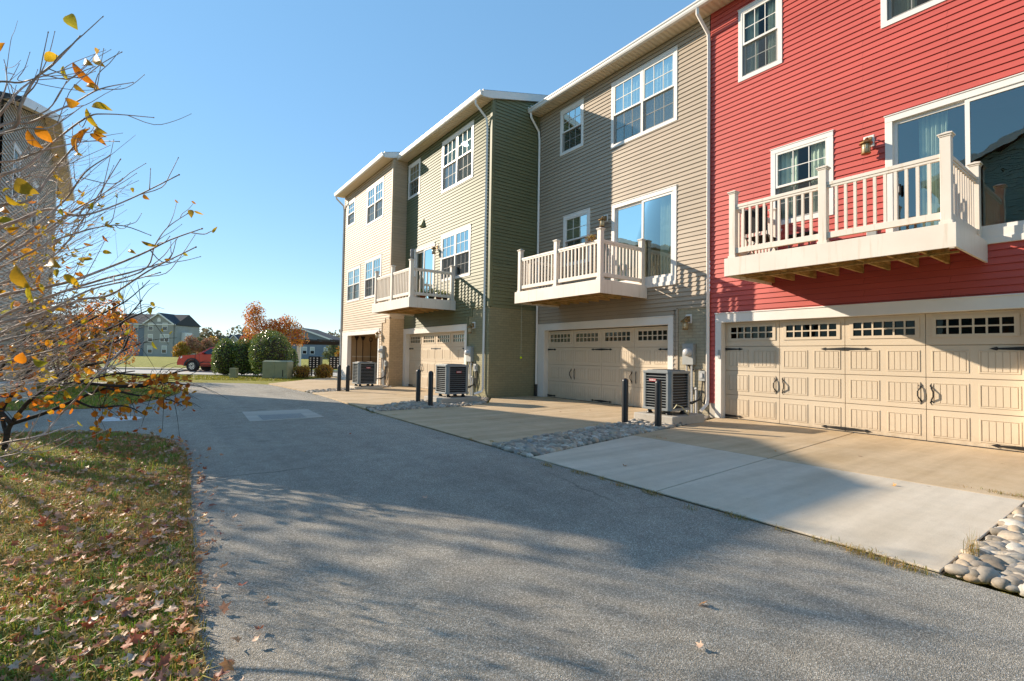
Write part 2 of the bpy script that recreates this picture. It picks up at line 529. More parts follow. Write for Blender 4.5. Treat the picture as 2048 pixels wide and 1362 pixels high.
class MB:
    """collects shapes for one mesh; fr maps (u, d, z) of a facade to the world"""

    def __init__(s, fr=None):
        s.v, s.f, s.mi, s.fr = [], [], [], fr
        s.cur = 0

    def add(s, verts, faces):
        o = len(s.v)
        if s.fr:
            s.v += [s.fr(*p) for p in verts]
        else:
            s.v += [tuple(p) for p in verts]
        s.f += [tuple(i + o for i in f) for f in faces]
        s.mi += [s.cur] * len(faces)
        return s

    def box(s, a0, a1, b0, b1, c0, c1):
        vs = [(a, b, c) for a in (a0, a1) for b in (b0, b1) for c in (c0, c1)]
        return s.add(vs, [(0, 1, 3, 2), (4, 6, 7, 5), (0, 4, 5, 1), (2, 3, 7, 6), (0, 2, 6, 4), (1, 5, 7, 3)])

    def quad(s, *p):
        return s.add(p, [tuple(range(len(p)))])

    def prism(s, poly, z0, z1):
        """poly of 2-D points standing between z0 and z1"""
        n = len(poly)
        tris = tessellate_polygon([[Vector((x, y, 0)) for x, y in poly]])
        s.add([(x, y, z0) for x, y in poly] + [(x, y, z1) for x, y in poly],
              [tuple(i + n for i in t) for t in tris] + [tuple(reversed(t)) for t in tris] + [(i, (i + 1) % n, n + (i + 1) % n, n + i) for i in range(n)])
        return s

    def extrude(s, poly, a0, a1, axis):
        """poly in the two remaining axes, pushed along an axis"""
        n = len(poly)

        def p(q, a):
            q = list(q)
            q.insert(axis, a)
            return tuple(q)
        tris = tessellate_polygon([[Vector((x, y, 0)) for x, y in poly]])
        s.add([p(q, a0) for q in poly] + [p(q, a1) for q in poly],
              [tuple(i + n for i in t) for t in tris] + [tuple(reversed(t)) for t in tris] + [(i, (i + 1) % n, n + (i + 1) % n, n + i) for i in range(n)])
        return s

    def tube(s, pts, r, n=8, cap=True):
        pts = [Vector(s.fr(*p) if s.fr else p) for p in pts]
        keep, s.fr = s.fr, None
        rs = r if isinstance(r, (list, tuple)) else [r] * len(pts)
        rings = []
        prev = None
        for i, p in enumerate(pts):
            d = (pts[min(i + 1, len(pts) - 1)] - pts[max(i - 1, 0)])
            if d.length < 1e-9:
                d = Vector((0, 0, 1))
            d.normalize()
            if prev is None:
                a = d.cross(Vector((0, 0, 1)))
                if a.length < .05:
                    a = d.cross(Vector((1, 0, 0)))
            else:
                a = prev - d * prev.dot(d)
                if a.length < 1e-6:
                    a = d.orthogonal()
            a.normalize()
            prev = a
            b = d.cross(a)
            rings.append([p + rs[i] * (math.cos(2 * math.pi * k / n) * a + math.sin(2 * math.pi * k / n) * b) for k in range(n)])
        vs = [q for ring in rings for q in ring]
        fs = []
        for i in range(len(rings) - 1):
            for k in range(n):
                fs.append((i * n + k, i * n + (k + 1) % n, (i + 1) * n + (k + 1) % n, (i + 1) * n + k))
        if cap:
            fs.append(tuple(range(n - 1, -1, -1)))
            fs.append(tuple((len(rings) - 1) * n + k for k in range(n)))
        s.add(vs, fs)
        s.fr = keep
        return s

    def lathe(s, c, prof, n=16):
        """profile of (radius, height) turned about the vertical through c"""
        vs = []
        for r, z in prof:
            for k in range(n):
                vs.append((c[0] + r * math.cos(2 * math.pi * k / n), c[1] + r * math.sin(2 * math.pi * k / n), c[2] + z))
        fs = []
        for i in range(len(prof) - 1):
            for k in range(n):
                fs.append((i * n + k, i * n + (k + 1) % n, (i + 1) * n + (k + 1) % n, (i + 1) * n + k))
        fs += [tuple(range(n - 1, -1, -1)), tuple((len(prof) - 1) * n + k for k in range(n))]
        return s.add(vs, fs)

    def ball(s, c, r, n=10, sq=(1, 1, 1)):
        prof = [(math.sin(math.pi * i / n), -math.cos(math.pi * i / n)) for i in range(n + 1)]
        vs, fs, m = [], [], 2 * n
        for a, z in prof:
            for k in range(m):
                vs.append((c[0] + r * sq[0] * a * math.cos(2 * math.pi * k / m), c[1] + r * sq[1] * a * math.sin(2 * math.pi * k / m), c[2] + r * sq[2] * z))
        for i in range(n):
            for k in range(m):
                fs.append((i * m + k, i * m + (k + 1) % m, (i + 1) * m + (k + 1) % m, (i + 1) * m + k))
        return s.add(vs, fs)

    def build(s, name, mats, parent=None, smooth=False, bevel=0, fix=True):
        o = parent_origin(parent)
        me = bpy.data.meshes.new(name)
        me.from_pydata([(x - o[0], y - o[1], z - o[2]) for x, y, z in s.v], [], s.f)
        for m in (mats if isinstance(mats, (list, tuple)) else [mats]):
            me.materials.append(m)
        if any(s.mi):
            me.polygons.foreach_set('material_index', s.mi)
        if fix and len(s.f) < 20000:
            bm = bmesh.new()
            bm.from_mesh(me)
            bmesh.ops.recalc_face_normals(bm, faces=bm.faces)
            bm.to_mesh(me)
            bm.free()
        if smooth:
            me.polygons.foreach_set('use_smooth', [True] * len(me.polygons))
        me.update()
        ob = bpy.data.objects.new(name, me)
        COL.objects.link(ob)
        if parent:
            ob.parent = parent
        ORIGIN[ob.name] = o
        if bevel:
            md = ob.modifiers.new('bevel', 'BEVEL')
            md.width = bevel
            md.segments = 2
            md.limit_method = 'ANGLE'
        return ob


def parent_origin(p):
    return ORIGIN.get(p.name, (0, 0, 0)) if p else (0, 0, 0)


def tag(o, label=None, cat=None, group=None, kind=None):
    if label:
        o['label'] = label
    if cat:
        o['category'] = cat
    if group:
        o['group'] = group
    if kind:
        o['kind'] = kind
    return o


def thing(name, loc, label, cat, group=None):
    o = bpy.data.objects.new(name, None)
    COL.objects.link(o)
    o.location = loc
    o.empty_display_size = .2
    ORIGIN[o.name] = tuple(loc)
    return tag(o, label, cat, group)


def copy_tree(o, loc, parent=None):
    c = o.copy()
    COL.objects.link(c)
    c.location = loc if loc is not None else o.location
    c.parent = parent
    for ch in list(o.children):
        copy_tree(ch, None, c)
    return c


def fast_mesh(name, verts, faces, mats, parent=None, mi=None, smooth=False):
    """verts (N,3) and equal-sized faces (M,k) from numpy"""
    o = parent_origin(parent)
    me = bpy.data.meshes.new(name)
    verts = np.asarray(verts, dtype=np.float32) - np.asarray(o, dtype=np.float32)
    faces = np.asarray(faces, dtype=np.int32)
    k = faces.shape[1]
    me.vertices.add(len(verts))
    me.vertices.foreach_set('co', verts.ravel())
    me.loops.add(faces.size)
    me.loops.foreach_set('vertex_index', faces.ravel())
    me.polygons.add(len(faces))
    me.polygons.foreach_set('loop_start', np.arange(0, faces.size, k, dtype=np.int32))
    for m in (mats if isinstance(mats, (list, tuple)) else [mats]):
        me.materials.append(m)
    if mi is not None:
        me.polygons.foreach_set('material_index', np.asarray(mi, dtype=np.int32))
    if smooth:
        me.polygons.foreach_set('use_smooth', [True] * len(faces))
    me.update(calc_edges=True)
    me.validate()
    ob = bpy.data.objects.new(name, me)
    COL.objects.link(ob)
    if parent:
        ob.parent = parent
    ORIGIN[ob.name] = o
    return ob


def leaf_cards(pos, size, rng, curl=.25, aspect=.55, flat=0.0, up=None):
    """small folded leaves: six corners, two faces about a midrib (4 quads); returns verts, faces"""
    n = len(pos)
    d = rng.normal(size=(n, 3))
    if flat:
        d[:, 2] *= (1 - flat)
    d /= np.linalg.norm(d, axis=1)[:, None]
    nrm = rng.normal(size=(n, 3))
    if flat:
        nrm[:, :2] *= (1 - flat)
        nrm[:, 2] = np.abs(nrm[:, 2]) + flat
    sd_ = np.cross(d, nrm)
    sd_ /= np.linalg.norm(sd_, axis=1)[:, None] + 1e-9
    nn = np.cross(sd_, d)
    L = (size * (.7 + .6 * rng.random(n)))[:, None]
    W = L * aspect * (.8 + .4 * rng.random(n))[:, None]
    c = curl * (rng.random(n)[:, None] * 1.4 - .2)
    p0 = pos
    p1 = pos + d * L * .35 + sd_ * W * .5 + nn * L * c * .5
    p2 = pos + d * L * .75 + sd_ * W * .38 + nn * L * c * .5
    p3 = pos + d * L + nn * L * c * .15
    p4 = pos + d * L * .75 - sd_ * W * .38 + nn * L * c * .5
    p5 = pos + d * L * .35 - sd_ * W * .5 + nn * L * c * .5
    m1 = pos + d * L * .4
    m2 = pos + d * L * .75
    v = np.stack([p0, p1, p2, p3, p4, p5, m1, m2], axis=1).reshape(-1, 3)
    b = np.arange(n)[:, None] * 8
    f = np.concatenate([b + np.array([[0, 1, 6, 0]])[:, :4], ], axis=1)
    tri = np.array([[0, 1, 6], [1, 2, 6], [2, 7, 6], [2, 3, 7], [3, 4, 7], [4, 6, 7], [4, 5, 6], [5, 0, 6]])
    f = (b[:, :, None] + tri[None]).reshape(-1, 3)
    return v, f


def diamond_cards(pos, size, rng, aspect=.6, flat=0):
    n = len(pos)
    d = rng.normal(size=(n, 3))
    d /= np.linalg.norm(d, axis=1)[:, None]
    nrm = rng.normal(size=(n, 3))
    s_ = np.cross(d, nrm)
    s_ /= np.linalg.norm(s_, axis=1)[:, None] + 1e-9
    L = (size * (.6 + .8 * rng.random(n)))[:, None]
    v = np.stack([pos - d * L * .5, pos + s_ * L * aspect * .5 + d * L * .05, pos + d * L * .5, pos - s_ * L * aspect * .5 + d * L * .05], axis=1).reshape(-1, 3)
    f = np.arange(4 * n).reshape(n, 4)
    return v, f


# ------------------------------------------------------------------ ground, lane, drives
def sheet(name, poly, z, m, kind='structure', thick=None):
    mb = MB()
    if thick:
        mb.prism(poly, z - thick, z)
    else:
        tris = tessellate_polygon([[Vector((x, y, 0)) for x, y in poly]])
        mb.add([(x, y, z) for x, y in poly], tris)
    o = mb.build(name, m)
    return tag(o, kind=kind)


LANE = [(4.13, -9), (4.13, 5.3), (4.16, 11.4), (4.4, 16.6), (4.3, 18.2), (4.0, 22.6), (3.2, 24.1), (1.2, 25.5), (-3, 27.3), (-16, 31.5), (-16, 28.5),
        (-4, 25.6), (-1.2, 24.6), (.25, 23.8), (.62, 22.6), (.82, 20.6), (.74, 19.2), (.35, 17.4), (-.1, 16.3), (-.7, 15.2), (-1.2, 14.85), (-2.7, 15.1), (-16, 15.8), (-16, 11.6),
        (-1.9, 10.85), (-1.2, 10.7), (-.7, 10.4), (-.3, 10.0), (0, 9.5), (.22, 8.9), (.33, 8.0), (.33, 6.5), (.28, 5.4), (.2, 3.2), (.18, 2.2), (.12, .6), (.1, -9)]
NEARLAWN = [(.1, -9), (.12, .6), (.18, 2.2), (.2, 3.2), (.28, 5.4), (.33, 6.5), (.33, 8.0), (.22, 8.9), (0, 9.5), (-.3, 10.0), (-.7, 10.4), (-1.2, 10.7), (-1.9, 10.85), (-16, 11.6), (-16, -9)]
ISLAND = [(-16, 15.8), (-2.7, 15.1), (-1.2, 14.85), (-.7, 15.2), (-.1, 16.3), (.35, 17.4), (.74, 19.2), (.82, 20.6), (.62, 22.6), (.25, 23.8), (-1.2, 24.6), (-4, 25.6), (-16, 28.5)]
sheet('ground', [(-700, -300), (900, -300), (900, 1200), (-700, 1200)], -.035, M['farlawn'])
sheet('lane', LANE, 0, M['asphalt'])
sheet('near_lawn', NEARLAWN, .022, M['lawn'], thick=.05)
sheet('island_lawn', ISLAND, .022, M['lawn'], thick=.05)


def drive(name, slabs, base, mats):
    tag(sheet('driveway_joint_base', base, .003, M['soil']), kind='structure')
    mb = MB()
    for i, (poly, m) in enumerate(slabs):
        mb.cur = m
        mb.prism(poly, -.03, .016)
    o = mb.build(name, mats, bevel=.006)
    return tag(o, kind='structure')


g = .009
drive('driveway_red', [
    ([(4.16, .97), (7.0 - g, .97), (6.88 - g, 3.42 - g), (4.16, 3.2 - g)], 0),
    ([(4.16, 3.2 + g), (6.88 - g, 3.42 + g), (6.8 - g, 5.72), (4.14, 5.2)], 0),
    ([(7.0 + g, .97), (10.8, .97), (10.8, 3.75 - g), (6.88 + g, 3.42 - g)], 1),
    ([(6.88 + g, 3.42 + g), (10.8, 3.75 + g), (10.8, 6.5), (9.6, 6.2), (8.5, 5.98), (6.8 + g, 5.74)], 1)],
    [(4.15, .96), (10.8, .96), (10.8, 6.5), (9.6, 6.2), (6.8, 5.74), (4.14, 5.2)], [M['conc'], M['concbrown']])
drive('driveway_tan', [
    ([(4.17, 6.22), (6.86 - g, 6.72), (6.84 - g, 9.25 - g), (4.19, 8.55 - g)], 0),
    ([(4.19, 8.55 + g), (6.84 - g, 9.25 + g), (6.84 - g, 11.3), (4.2, 11.2)], 0),
    ([(6.86 + g, 6.74), (8.4, 7.08), (9.9, 7.3), (10.8, 7.65), (10.8, 10.25 - g), (6.84 + g, 9.25 - g)], 1),
    ([(6.84 + g, 9.25 + g), (10.8, 10.25 + g), (10.8, 13.1), (8.75, 13.1), (7.75, 11.75), (6.84 + g, 11.35)], 1)],
    [(4.16, 6.2), (8.4, 7.08), (10.8, 7.65), (10.8, 13.1), (8.75, 13.1), (7.75, 11.75), (6.8, 11.3), (4.2, 11.2)], [M['concbrown'], M['concbrown']])
drive('driveway_green', [
    ([(4.3, 12.0), (6.2, 13.25), (6.6 - g, 13.5), (6.6 - g, 18.5), (5.7, 18.1), (4.4, 17.5)], 1),
    ([(6.6 + g, 13.5), (7.6, 13.7), (8.85, 14.4), (8.85, 19.7), (7.1, 18.7), (6.6 + g, 18.5)], 1)],
    [(4.3, 12.0), (6.2, 13.2), (8.85, 14.4), (8.85, 19.7), (4.4, 17.5)], [M['conc'], M['concbrown']])
drive('driveway_beige', [
    ([(4.35, 18.3), (5.9, 19.2), (7.1, 19.9), (8.15, 20.9), (8.15, 25.9), (8.3, 28.6), (6.2 - g, 26), (4.05, 23.3)], 1)],
    [(4.35, 18.3), (8.15, 20.9), (8.15, 25.9), (8.2, 28.3), (4.05, 23.3)], [M['conc'], M['concbrown']])
# the street beyond, with kerbs and a path
SD = Vector((.809, -.588, 0))
SN = Vector((.588, .809, 0))
SC = Vector((3.3, 32.8, 0))


def band(lo, hi, w0, w1):
    return [(p.x, p.y) for p in (SC + SD * lo + SN * w0, SC + SD * hi + SN * w0, SC + SD * hi + SN * w1, SC + SD * lo + SN * w1)]


sheet('street', band(-80, 9, 0, 6.4), -.02, M['curb'])
sheet('street_kerb_near', band(-80, 9, -.2, -.01), .03, M['curb'], thick=.12)
sheet('street_kerb_far', band(-80, 9, 6.41, 6.6), .05, M['curb'], thick=.12)
sheet('street_path', band(-80, 30, 9.4, 10.8), -.012, M['conc'])

# rock beds
BEDS = dict(near=[(4.24, -1.2), (7.15, -1.2), (7.0, .91), (4.22, .91)],
            mid=[(4.14, 5.24), (6.8, 5.78), (8.4, 6.02), (9.7, 6.3), (10.5, 6.62), (10.5, 7.5), (9.9, 7.26), (8.4, 7.04), (6.86, 6.7), (4.17, 6.18)],
            far=[(4.22, 11.25), (6.8, 11.35), (7.7, 11.8), (8.6, 13.1), (8.6, 13.4), (7.6, 13.65), (6.2, 13.2), (4.3, 11.95)],
            end=[(4.42, 17.55), (5.7, 18.15), (7.1, 18.75), (8, 19.4), (8, 20.2), (7.1, 19.85), (5.9, 19.15), (4.38, 18.25)])


def inside(poly, x, y):
    c = False
    j = len(poly) - 1
    for i in range(len(poly)):
        xi, yi = poly[i]
        xj, yj = poly[j]
        if (yi > y) != (yj > y) and x < (xj - xi) * (y - yi) / (yj - yi) + xi:
            c = not c
        j = i
    return c


def inside_np(poly, x, y):
    c = np.zeros(len(x), bool)
    j = len(poly) - 1
    for i in range(len(poly)):
        xi, yi = poly[i]
        xj, yj = poly[j]
        if yi != yj:
            c ^= ((yi > y) != (yj > y)) & (x < (xj - xi) * (y - yi) / (yj - yi) + xi)
        j = i
    return c


def ico(sub):
    bm = bmesh.new()
    bmesh.ops.create_icosphere(bm, subdivisions=sub, radius=1)
    v = np.array([p.co[:] for p in bm.verts])
    f = np.array([[q.index for q in p.verts] for p in bm.faces])
    bm.free()
    return v, f


IV, IF = ico(2)


def rock_bed(name, poly, dens, r0, r1, skip=()):
    xs = [p[0] for p in poly]
    ys = [p[1] for p in poly]
    sheet(name + '_soil', poly, .004, M['soil'])
    V, F = [], []
    placed = []
    n = int((max(xs) - min(xs)) * (max(ys) - min(ys)) * dens)
    for _ in range(n):
        x, y = random.uniform(min(xs), max(xs)), random.uniform(min(ys), max(ys))
        if not inside(poly, x, y) or any(a < x < b and c < y < d for a, b, c, d in skip):
            continue
        r = random.uniform(r0, r1) * (1.25 if random.random() < .15 else 1)
        if any((x - a) ** 2 + (y - b) ** 2 < (.62 * (r + q)) ** 2 for a, b, q in placed[-500:]):
            continue
        placed.append((x, y, r))
        s = np.array([r * random.uniform(.95, 1.5), r * random.uniform(.75, 1.05), r * random.uniform(.5, .78)])
        ph = RNG.normal(size=(3, 3)) * 1.3
        d = IV + .13 * np.sin(IV @ ph * 1.9 + RNG.random(3) * 6)
        an = random.uniform(0, 6.28)
        tl = random.uniform(-.35, .35)
        R = np.array(Matrix.Rotation(an, 3, 'Z') @ Matrix.Rotation(tl, 3, 'X'))
        v = (d * s) @ R.T + np.array([x, y, s[2] * random.uniform(.2, .8)])
        F.append(IF + len(V) * len(IV))
        V.append(v)
    o = fast_mesh(name, np.concatenate(V), np.concatenate(F), STONE, smooth=True)
    return tag(o, 'bed of rounded grey and tan river stones', 'stones', kind='stuff')


rock_bed('river_stones', BEDS['near'], 2000, .022, .066)
rock_bed('river_stones', BEDS['mid'], 1800, .026, .062, [(8.45, 9.5, 6.2, 7.3)])
rock_bed('river_stones', BEDS['far'], 2000, .022, .055, [(6.5, 7.6, 12.1, 13.2)])
rock_bed('river_stones', BEDS['end'], 1500, .025, .055)


# ------------------------------------------------------------------ house parts
def front(xf):
    """facade looking toward -x: u runs along y, d stands out of the wall"""
    return lambda u, d, z: (xf - d, u, z)


def side(yf):
    """wall looking toward -y: u runs along x"""
    return lambda u, d, z: (u, yf - d, z)


def face_right(xf):
    return lambda u, d, z: (xf + d, u, z)


LAP = .112


def siding(mb, u0, u1, z0, z1, holes=(), lap=LAP, proud=.021, ulim=None):
    n = int(math.ceil((z1 - z0) / lap - 1e-6))
    for i in range(n):
        zb, zt = z0 + i * lap, min(z1, z0 + (i + 1) * lap)
        cuts = sorted({zb, zt} | {z for h in holes for z in h[2:4] if zb + 1e-4 < z < zt - 1e-4})
        dd = lambda z: .004 + proud * (1 - (z - zb) / lap)
        for j in range(len(cuts) - 1):
            za, zc = cuts[j], cuts[j + 1]
            zm = (za + zc) / 2
            a0, a1 = (u0, u1)
            segs = [(a0, a1)]
            for h in holes:
                if h[2] < zm < h[3]:
                    ns = []
                    for a, b in segs:
                        if h[1] <= a or h[0] >= b:
                            ns.append((a, b))
                        else:
                            if h[0] > a:
                                ns.append((a, h[0]))
                            if h[1] < b:
                                ns.append((h[1], b))
                    segs = ns
            for a, b in segs:
                if ulim:
                    la, ha = ulim(za)
                    lc, hc = ulim(zc)
                    A0, A1, C0, C1 = max(a, la), min(b, ha), max(a, lc), min(b, hc)
                    if A1 <= A0:
                        continue
                    if C1 < C0:
                        C0 = C1 = (C0 + C1) / 2
                else:
                    A0, A1, C0, C1 = a, b, a, b
                mb.quad((A0, dd(za), za), (A1, dd(za), za), (C1, dd(zc), zc), (C0, dd(zc), zc))
                if j == 0:
                    mb.quad((A0, .004, zb), (A1, .004, zb), (A1, dd(zb), zb), (A0, dd(zb), zb))


def pleats(mb, u0, u1, d, z0, z1, waves, amp):
    n = waves * 6
    top, bot = [], []
    for i in range(n + 1):
        t = i / n
        u = u0 + (u1 - u0) * t
        w = amp * math.sin(t * waves * 6.283) + amp * .5 * math.sin(t * waves * 2.7 + 1)
        top.append((u, d + w * .6, z1))
        bot.append((u + w * .3, d + w, z0))
    mb.add(top + bot, [(i, i + 1, n + 2 + i, n + 1 + i) for i in range(n)])


def sash(mb, pane, bars, u0, u1, z0, z1, d, cols=3, rows=2, w=.045):
    mb.box(u0, u1, d - .02, d + .02, z0, z0 + w)
    mb.box(u0, u1, d - .02, d + .02, z1 - w, z1)
    mb.box(u0, u0 + w, d - .02, d + .02, z0 + w, z1 - w)
    mb.box(u1 - w, u1, d - .02, d + .02, z0 + w, z1 - w)
    pane.quad((u0 + w, d, z0 + w), (u1 - w, d, z0 + w), (u1 - w, d, z1 - w), (u0 + w, d, z1 - w))
    for i in range(1, cols):
        u = u0 + w + (u1 - u0 - 2 * w) * i / cols
        bars.box(u - .008, u + .008, d + .003, d + .009, z0 + w, z1 - w)
    for i in range(1, rows):
        z = z0 + w + (z1 - z0 - 2 * w) * i / rows
        bars.box(u0 + w, u1 - w, d + .0025, d + .0095, z - .008, z + .008)


def window(house, fr, u0, u1, z0, z1, n=1, cover='curtain', trim=.095, single_hung=True, cols=3):
    """u0..u1, z0..z1 are the outer edges of the white trim; returns the opening"""
    t = MB(fr)
    t.box(u0, u1, -.03, .034, z1 - trim, z1)
    t.box(u0, u1, -.03, .034, z0, z0 + trim)
    t.box(u0, u0 + trim, -.03, .032, z0 + trim, z1 - trim)
    t.box(u1 - trim, u1, -.03, .032, z0 + trim, z1 - trim)
    t.box(u0 - .012, u1 + .012, .0, .045, z1, z1 + .02)
    w = t.build('window', M['white'], house, bevel=.004)
    a, b = u0 + trim, u1 - trim
    # reveal
    s, p, bars = MB(fr), MB(fr), MB(fr)
    for i in range(n):
        ua = a + (b - a) * i / n + (.03 if i else 0)
        ub = a + (b - a) * (i + 1) / n - (.03 if i < n - 1 else 0)
        if i:
            s.box(ua - .06, ua, -.03, .03, z0 + trim, z1 - trim)
        zm = (z0 + z1) / 2
        sash(s, p, bars, ua, ub, zm - .022, z1 - trim, .004, cols)
        sash(s, p, bars, ua + .008, ub - .008, z0 + trim, zm + .022, -.03, cols)
    q = MB(fr)
    q.quad((a, .0, z0 + trim), (b, .0, z0 + trim), (b, .0, (z0 + z1) / 2 - .02), (a, .0, (z0 + z1) / 2 - .02))
    q.build('insect_screen', M['screen'], w)
    s.build('sash', M['white'], w)
    p.build('pane', M['glass'], w)
    bars.build('glazing_bars', M['white'], w)
    c = MB(fr)
    if cover == 'curtain':
        for i in range(n):
            ua = a + (b - a) * i / n
            ub = a + (b - a) * (i + 1) / n
            pleats(c, ua, ua + (ub - ua) * .36, -.11, z0, z1, 4, .03)
            pleats(c, ub - (ub - ua) * .40, ub, -.11, z0, z1, 4, .03)
        c.build('curtain', M['curtain'], w, smooth=True)
    elif cover == 'full':
        pleats(c, a, b, -.10, z0, z1, 9 * n, .025)
        c.build('curtain', M['curtain'], w, smooth=True)
    elif cover == 'blind':
        zz = z0 + .05
        while zz < z1:
            c.quad((a, -.12, zz), (b, -.12, zz), (b, -.09, zz + .034), (a, -.09, zz + .034))
            zz += .045
        c.build('blind', M['blind'], w)
    return (u0 + trim * .5, u1 - trim * .5, z0 + trim * .5, z1 - trim * .5)


def sliding_door(house, fr, u0, u1, z0, z1, mid, curtain_on, handle_u=None):
    trim = .11
    t = MB(fr)
    t.box(u0, u1, -.06, .036, z1 - trim, z1)
    t.box(u0, u1, -.06, .05, z0, z0 + .10)
    t.box(u0, u1, -.06, .036, z0 + .10, z0 + .24)
    t.box(u0, u0 + trim, -.06, .034, z0 + .24, z1 - trim)
    t.box(u1 - trim, u1, -.06, .034, z0 + .24, z1 - trim)
    t.box(u0 - .012, u1 + .012, 0, .05, z1, z1 + .02)
    w = t.build('sliding_door', M['white'], house, bevel=.004)
    s, p = MB(fr), MB(fr)
    bars = MB(fr)
    sash(s, p, bars, u0 + trim, mid + .03, z0 + .24, z1 - trim, -.005, 1, 1, .06)
    sash(s, p, bars, mid - .03, u1 - trim, z0 + .24, z1 - trim, -.045, 1, 1, .06)
    s.build('sash', M['white'], w)
    p.build('pane', M['doorglass'], w)
    c = MB(fr)
    for a, b in curtain_on:
        pleats(c, a, b, -.22, z0 + .1, z1, 6, .04)
    c.build('curtain', M['curtain'], w, smooth=True)
    if handle_u:
        h = MB(fr)
        zc = (z0 + z1) / 2 - .1
        h.box(handle_u - .015, handle_u + .015, 0, .03, zc - .1, zc + .1)
        h.tube([(handle_u, .02, zc - .09), (handle_u, .06, zc - .05), (handle_u, .06, zc + .05), (handle_u, .02, zc + .09)], .011)
        h.build('handle', M['black'], w)
    return (u0 + .05, u1 - .05, z0 + .05, z1 - .05)


def garage_trim(house, fr, u0, u1, uo0, uo1, ztop, depth=.17):
    """white casing with returns round a garage opening u0..u1"""
    t = MB(fr)
    t.box(uo0, u0, -depth, .03, 0.012, ztop)
    t.box(u1, uo1, -depth, .03, 0.012, ztop)
    t.box(uo0, uo1, -depth, .034, ztop, ztop + .2)
    t.box(uo0 - .01, uo1 + .01, 0, .05, ztop + .2, ztop + .225)
    return t.build('garage_casing', M['white'], house, bevel=.004)


def garage_door(house, fr, u0, u1, d, hgt=2.2):
    """four sections; lower three carry grooved raised panels, the top one windows"""
    W = (u1 - u0) / 4
    hs = hgt / 4
    mb = MB(fr)
    for r in range(4):
        z0, z1 = r * hs + .012, (r + 1) * hs + .006
        for c in range(4):
            ua, ub = u0 + c * W, u0 + (c + 1) * W
            gp = .004
            if r < 3:
                mb.box(ua + gp, ub - gp, d - .04, d, z0 + .004, z1)
            else:
                # frame about the lights
                mb.box(ua + gp, ub - gp, d - .04, d, z0 + .004, z0 + .17)
                mb.box(ua + gp, ub - gp, d - .04, d, z1 - .1, z1)
                mb.box(ua + gp, ua + .13, d - .04, d, z0 + .17, z1 - .1)
                mb.box(ub - .13, ub - gp, d - .04, d, z0 + .17, z1 - .1)
            if r < 3:
                for k in range(2):
                    pa = ua + .10 + k * (W / 2 - .02)
                    pb = pa + W / 2 - .18
                    za, zb = z0 + .11, z1 - .10
                    # moulded border
                    mb.box(pa - .022, pb + .022, d, d + .009, zb, zb + .02)
                    mb.box(pa - .022, pb + .022, d, d + .009, za - .02, za)
                    mb.box(pa - .022, pa, d, d + .009, za, zb)
                    mb.box(pb, pb + .022, d, d + .009, za, zb)
                    nb = 5
                    bw = (pb - pa - .02) / nb
                    for q in range(nb):
                        x0 = pa + .01 + q * bw
                        mb.box(x0 + .004, x0 + bw - .004, d, d + .007, za + .008, zb - .008)
    mb.cur = 1
    mb.box(u0, u1, d - .05, d - .03, .012, hgt - hs + .1)
    mb.cur = 2
    mb.box(u0, u1, d - .05, d + .012, .004, .03)
    door = mb.build('garage_door', [M['door'], M['doorgroove'], M['black']], house, bevel=.003)
    z0, z1 = 3 * hs + .012, 4 * hs + .006
    for c in range(4):
        ua, ub = u0 + c * W + .13, u0 + (c + 1) * W - .13
        za, zb = z0 + .17, z1 - .1
        f = MB(fr)
        f.box(ua - .05, ub + .05, d, d + .016, zb - .012, zb + .04)
        f.box(ua - .05, ub + .05, d, d + .016, za - .04, za + .012)
        f.box(ua - .05, ua + .012, d, d + .016, za + .012, zb - .012)
        f.box(ub - .012, ub + .05, d, d + .016, za + .012, zb - .012)
        for i in range(1, 6):
            u = ua + (ub - ua) * i / 6
            f.box(u - .013, u + .013, d - .012, d + .012, za + .012, zb - .012)
        f.box(ua + .012, ub - .012, d - .011, d + .013, (za + zb) / 2 - .013, (za + zb) / 2 + .013)
        f.build('window_grille', M['door'], door)
        q = MB(fr)
        q.quad((ua, d - .02, za), (ub, d - .02, za), (ub, d - .02, zb), (ua, d - .02, zb))
        q.build('window_pane', M['dglass'], door)

    def strap(u, sgn, z):
        h = MB(fr)
        L = .42 * sgn
        poly = [(u, z - .03), (u + L * .75, z - .012), (u + L * .8, z - .03), (u + L, z), (u + L * .8, z + .03), (u + L * .75, z + .012), (u, z + .03)]
        h.extrude(poly, d + .004, d + .012, 1) if False else h.add(
            [(a, d + .003, b) for a, b in poly] + [(a, d + .014, b) for a, b in poly],
            [tuple(range(7)), tuple(range(13, 6, -1))] + [(i, (i + 1) % 7, 7 + (i + 1) % 7, 7 + i) for i in range(7)])
        h.build('strap_hinge', M['iron'], door)
    for z in (.075, 3 * hs - .05):
        strap(u0 + .005, 1, z)
        strap(u1 - .005, -1, z)
        strap((u0 + u1) / 2 - .004, -1, z)
        strap((u0 + u1) / 2 + .004, 1, z)
    for q in (1, 3):
        for s_ in (-1, 1):
            u = u0 + q * W + s_ * .075
            z = 1.5 * hs
            h = MB(fr)
            h.tube([(u, d + .012, z - .13), (u, d + .03, z - .1), (u + s_ * .03, d + .055, z - .04), (u + s_ * .03, d + .055, z + .04), (u, d + .03, z + .1), (u, d + .012, z + .13)], .011, 6)
            for zz in (z - .14, z + .14):
                h.add([(u, d + .005, zz - .05), (u + .028, d + .012, zz), (u, d + .005, zz + .05), (u - .028, d + .012, zz)], [(0, 1, 2, 3)])
            h.build('handle', M['iron'], door)
    return door


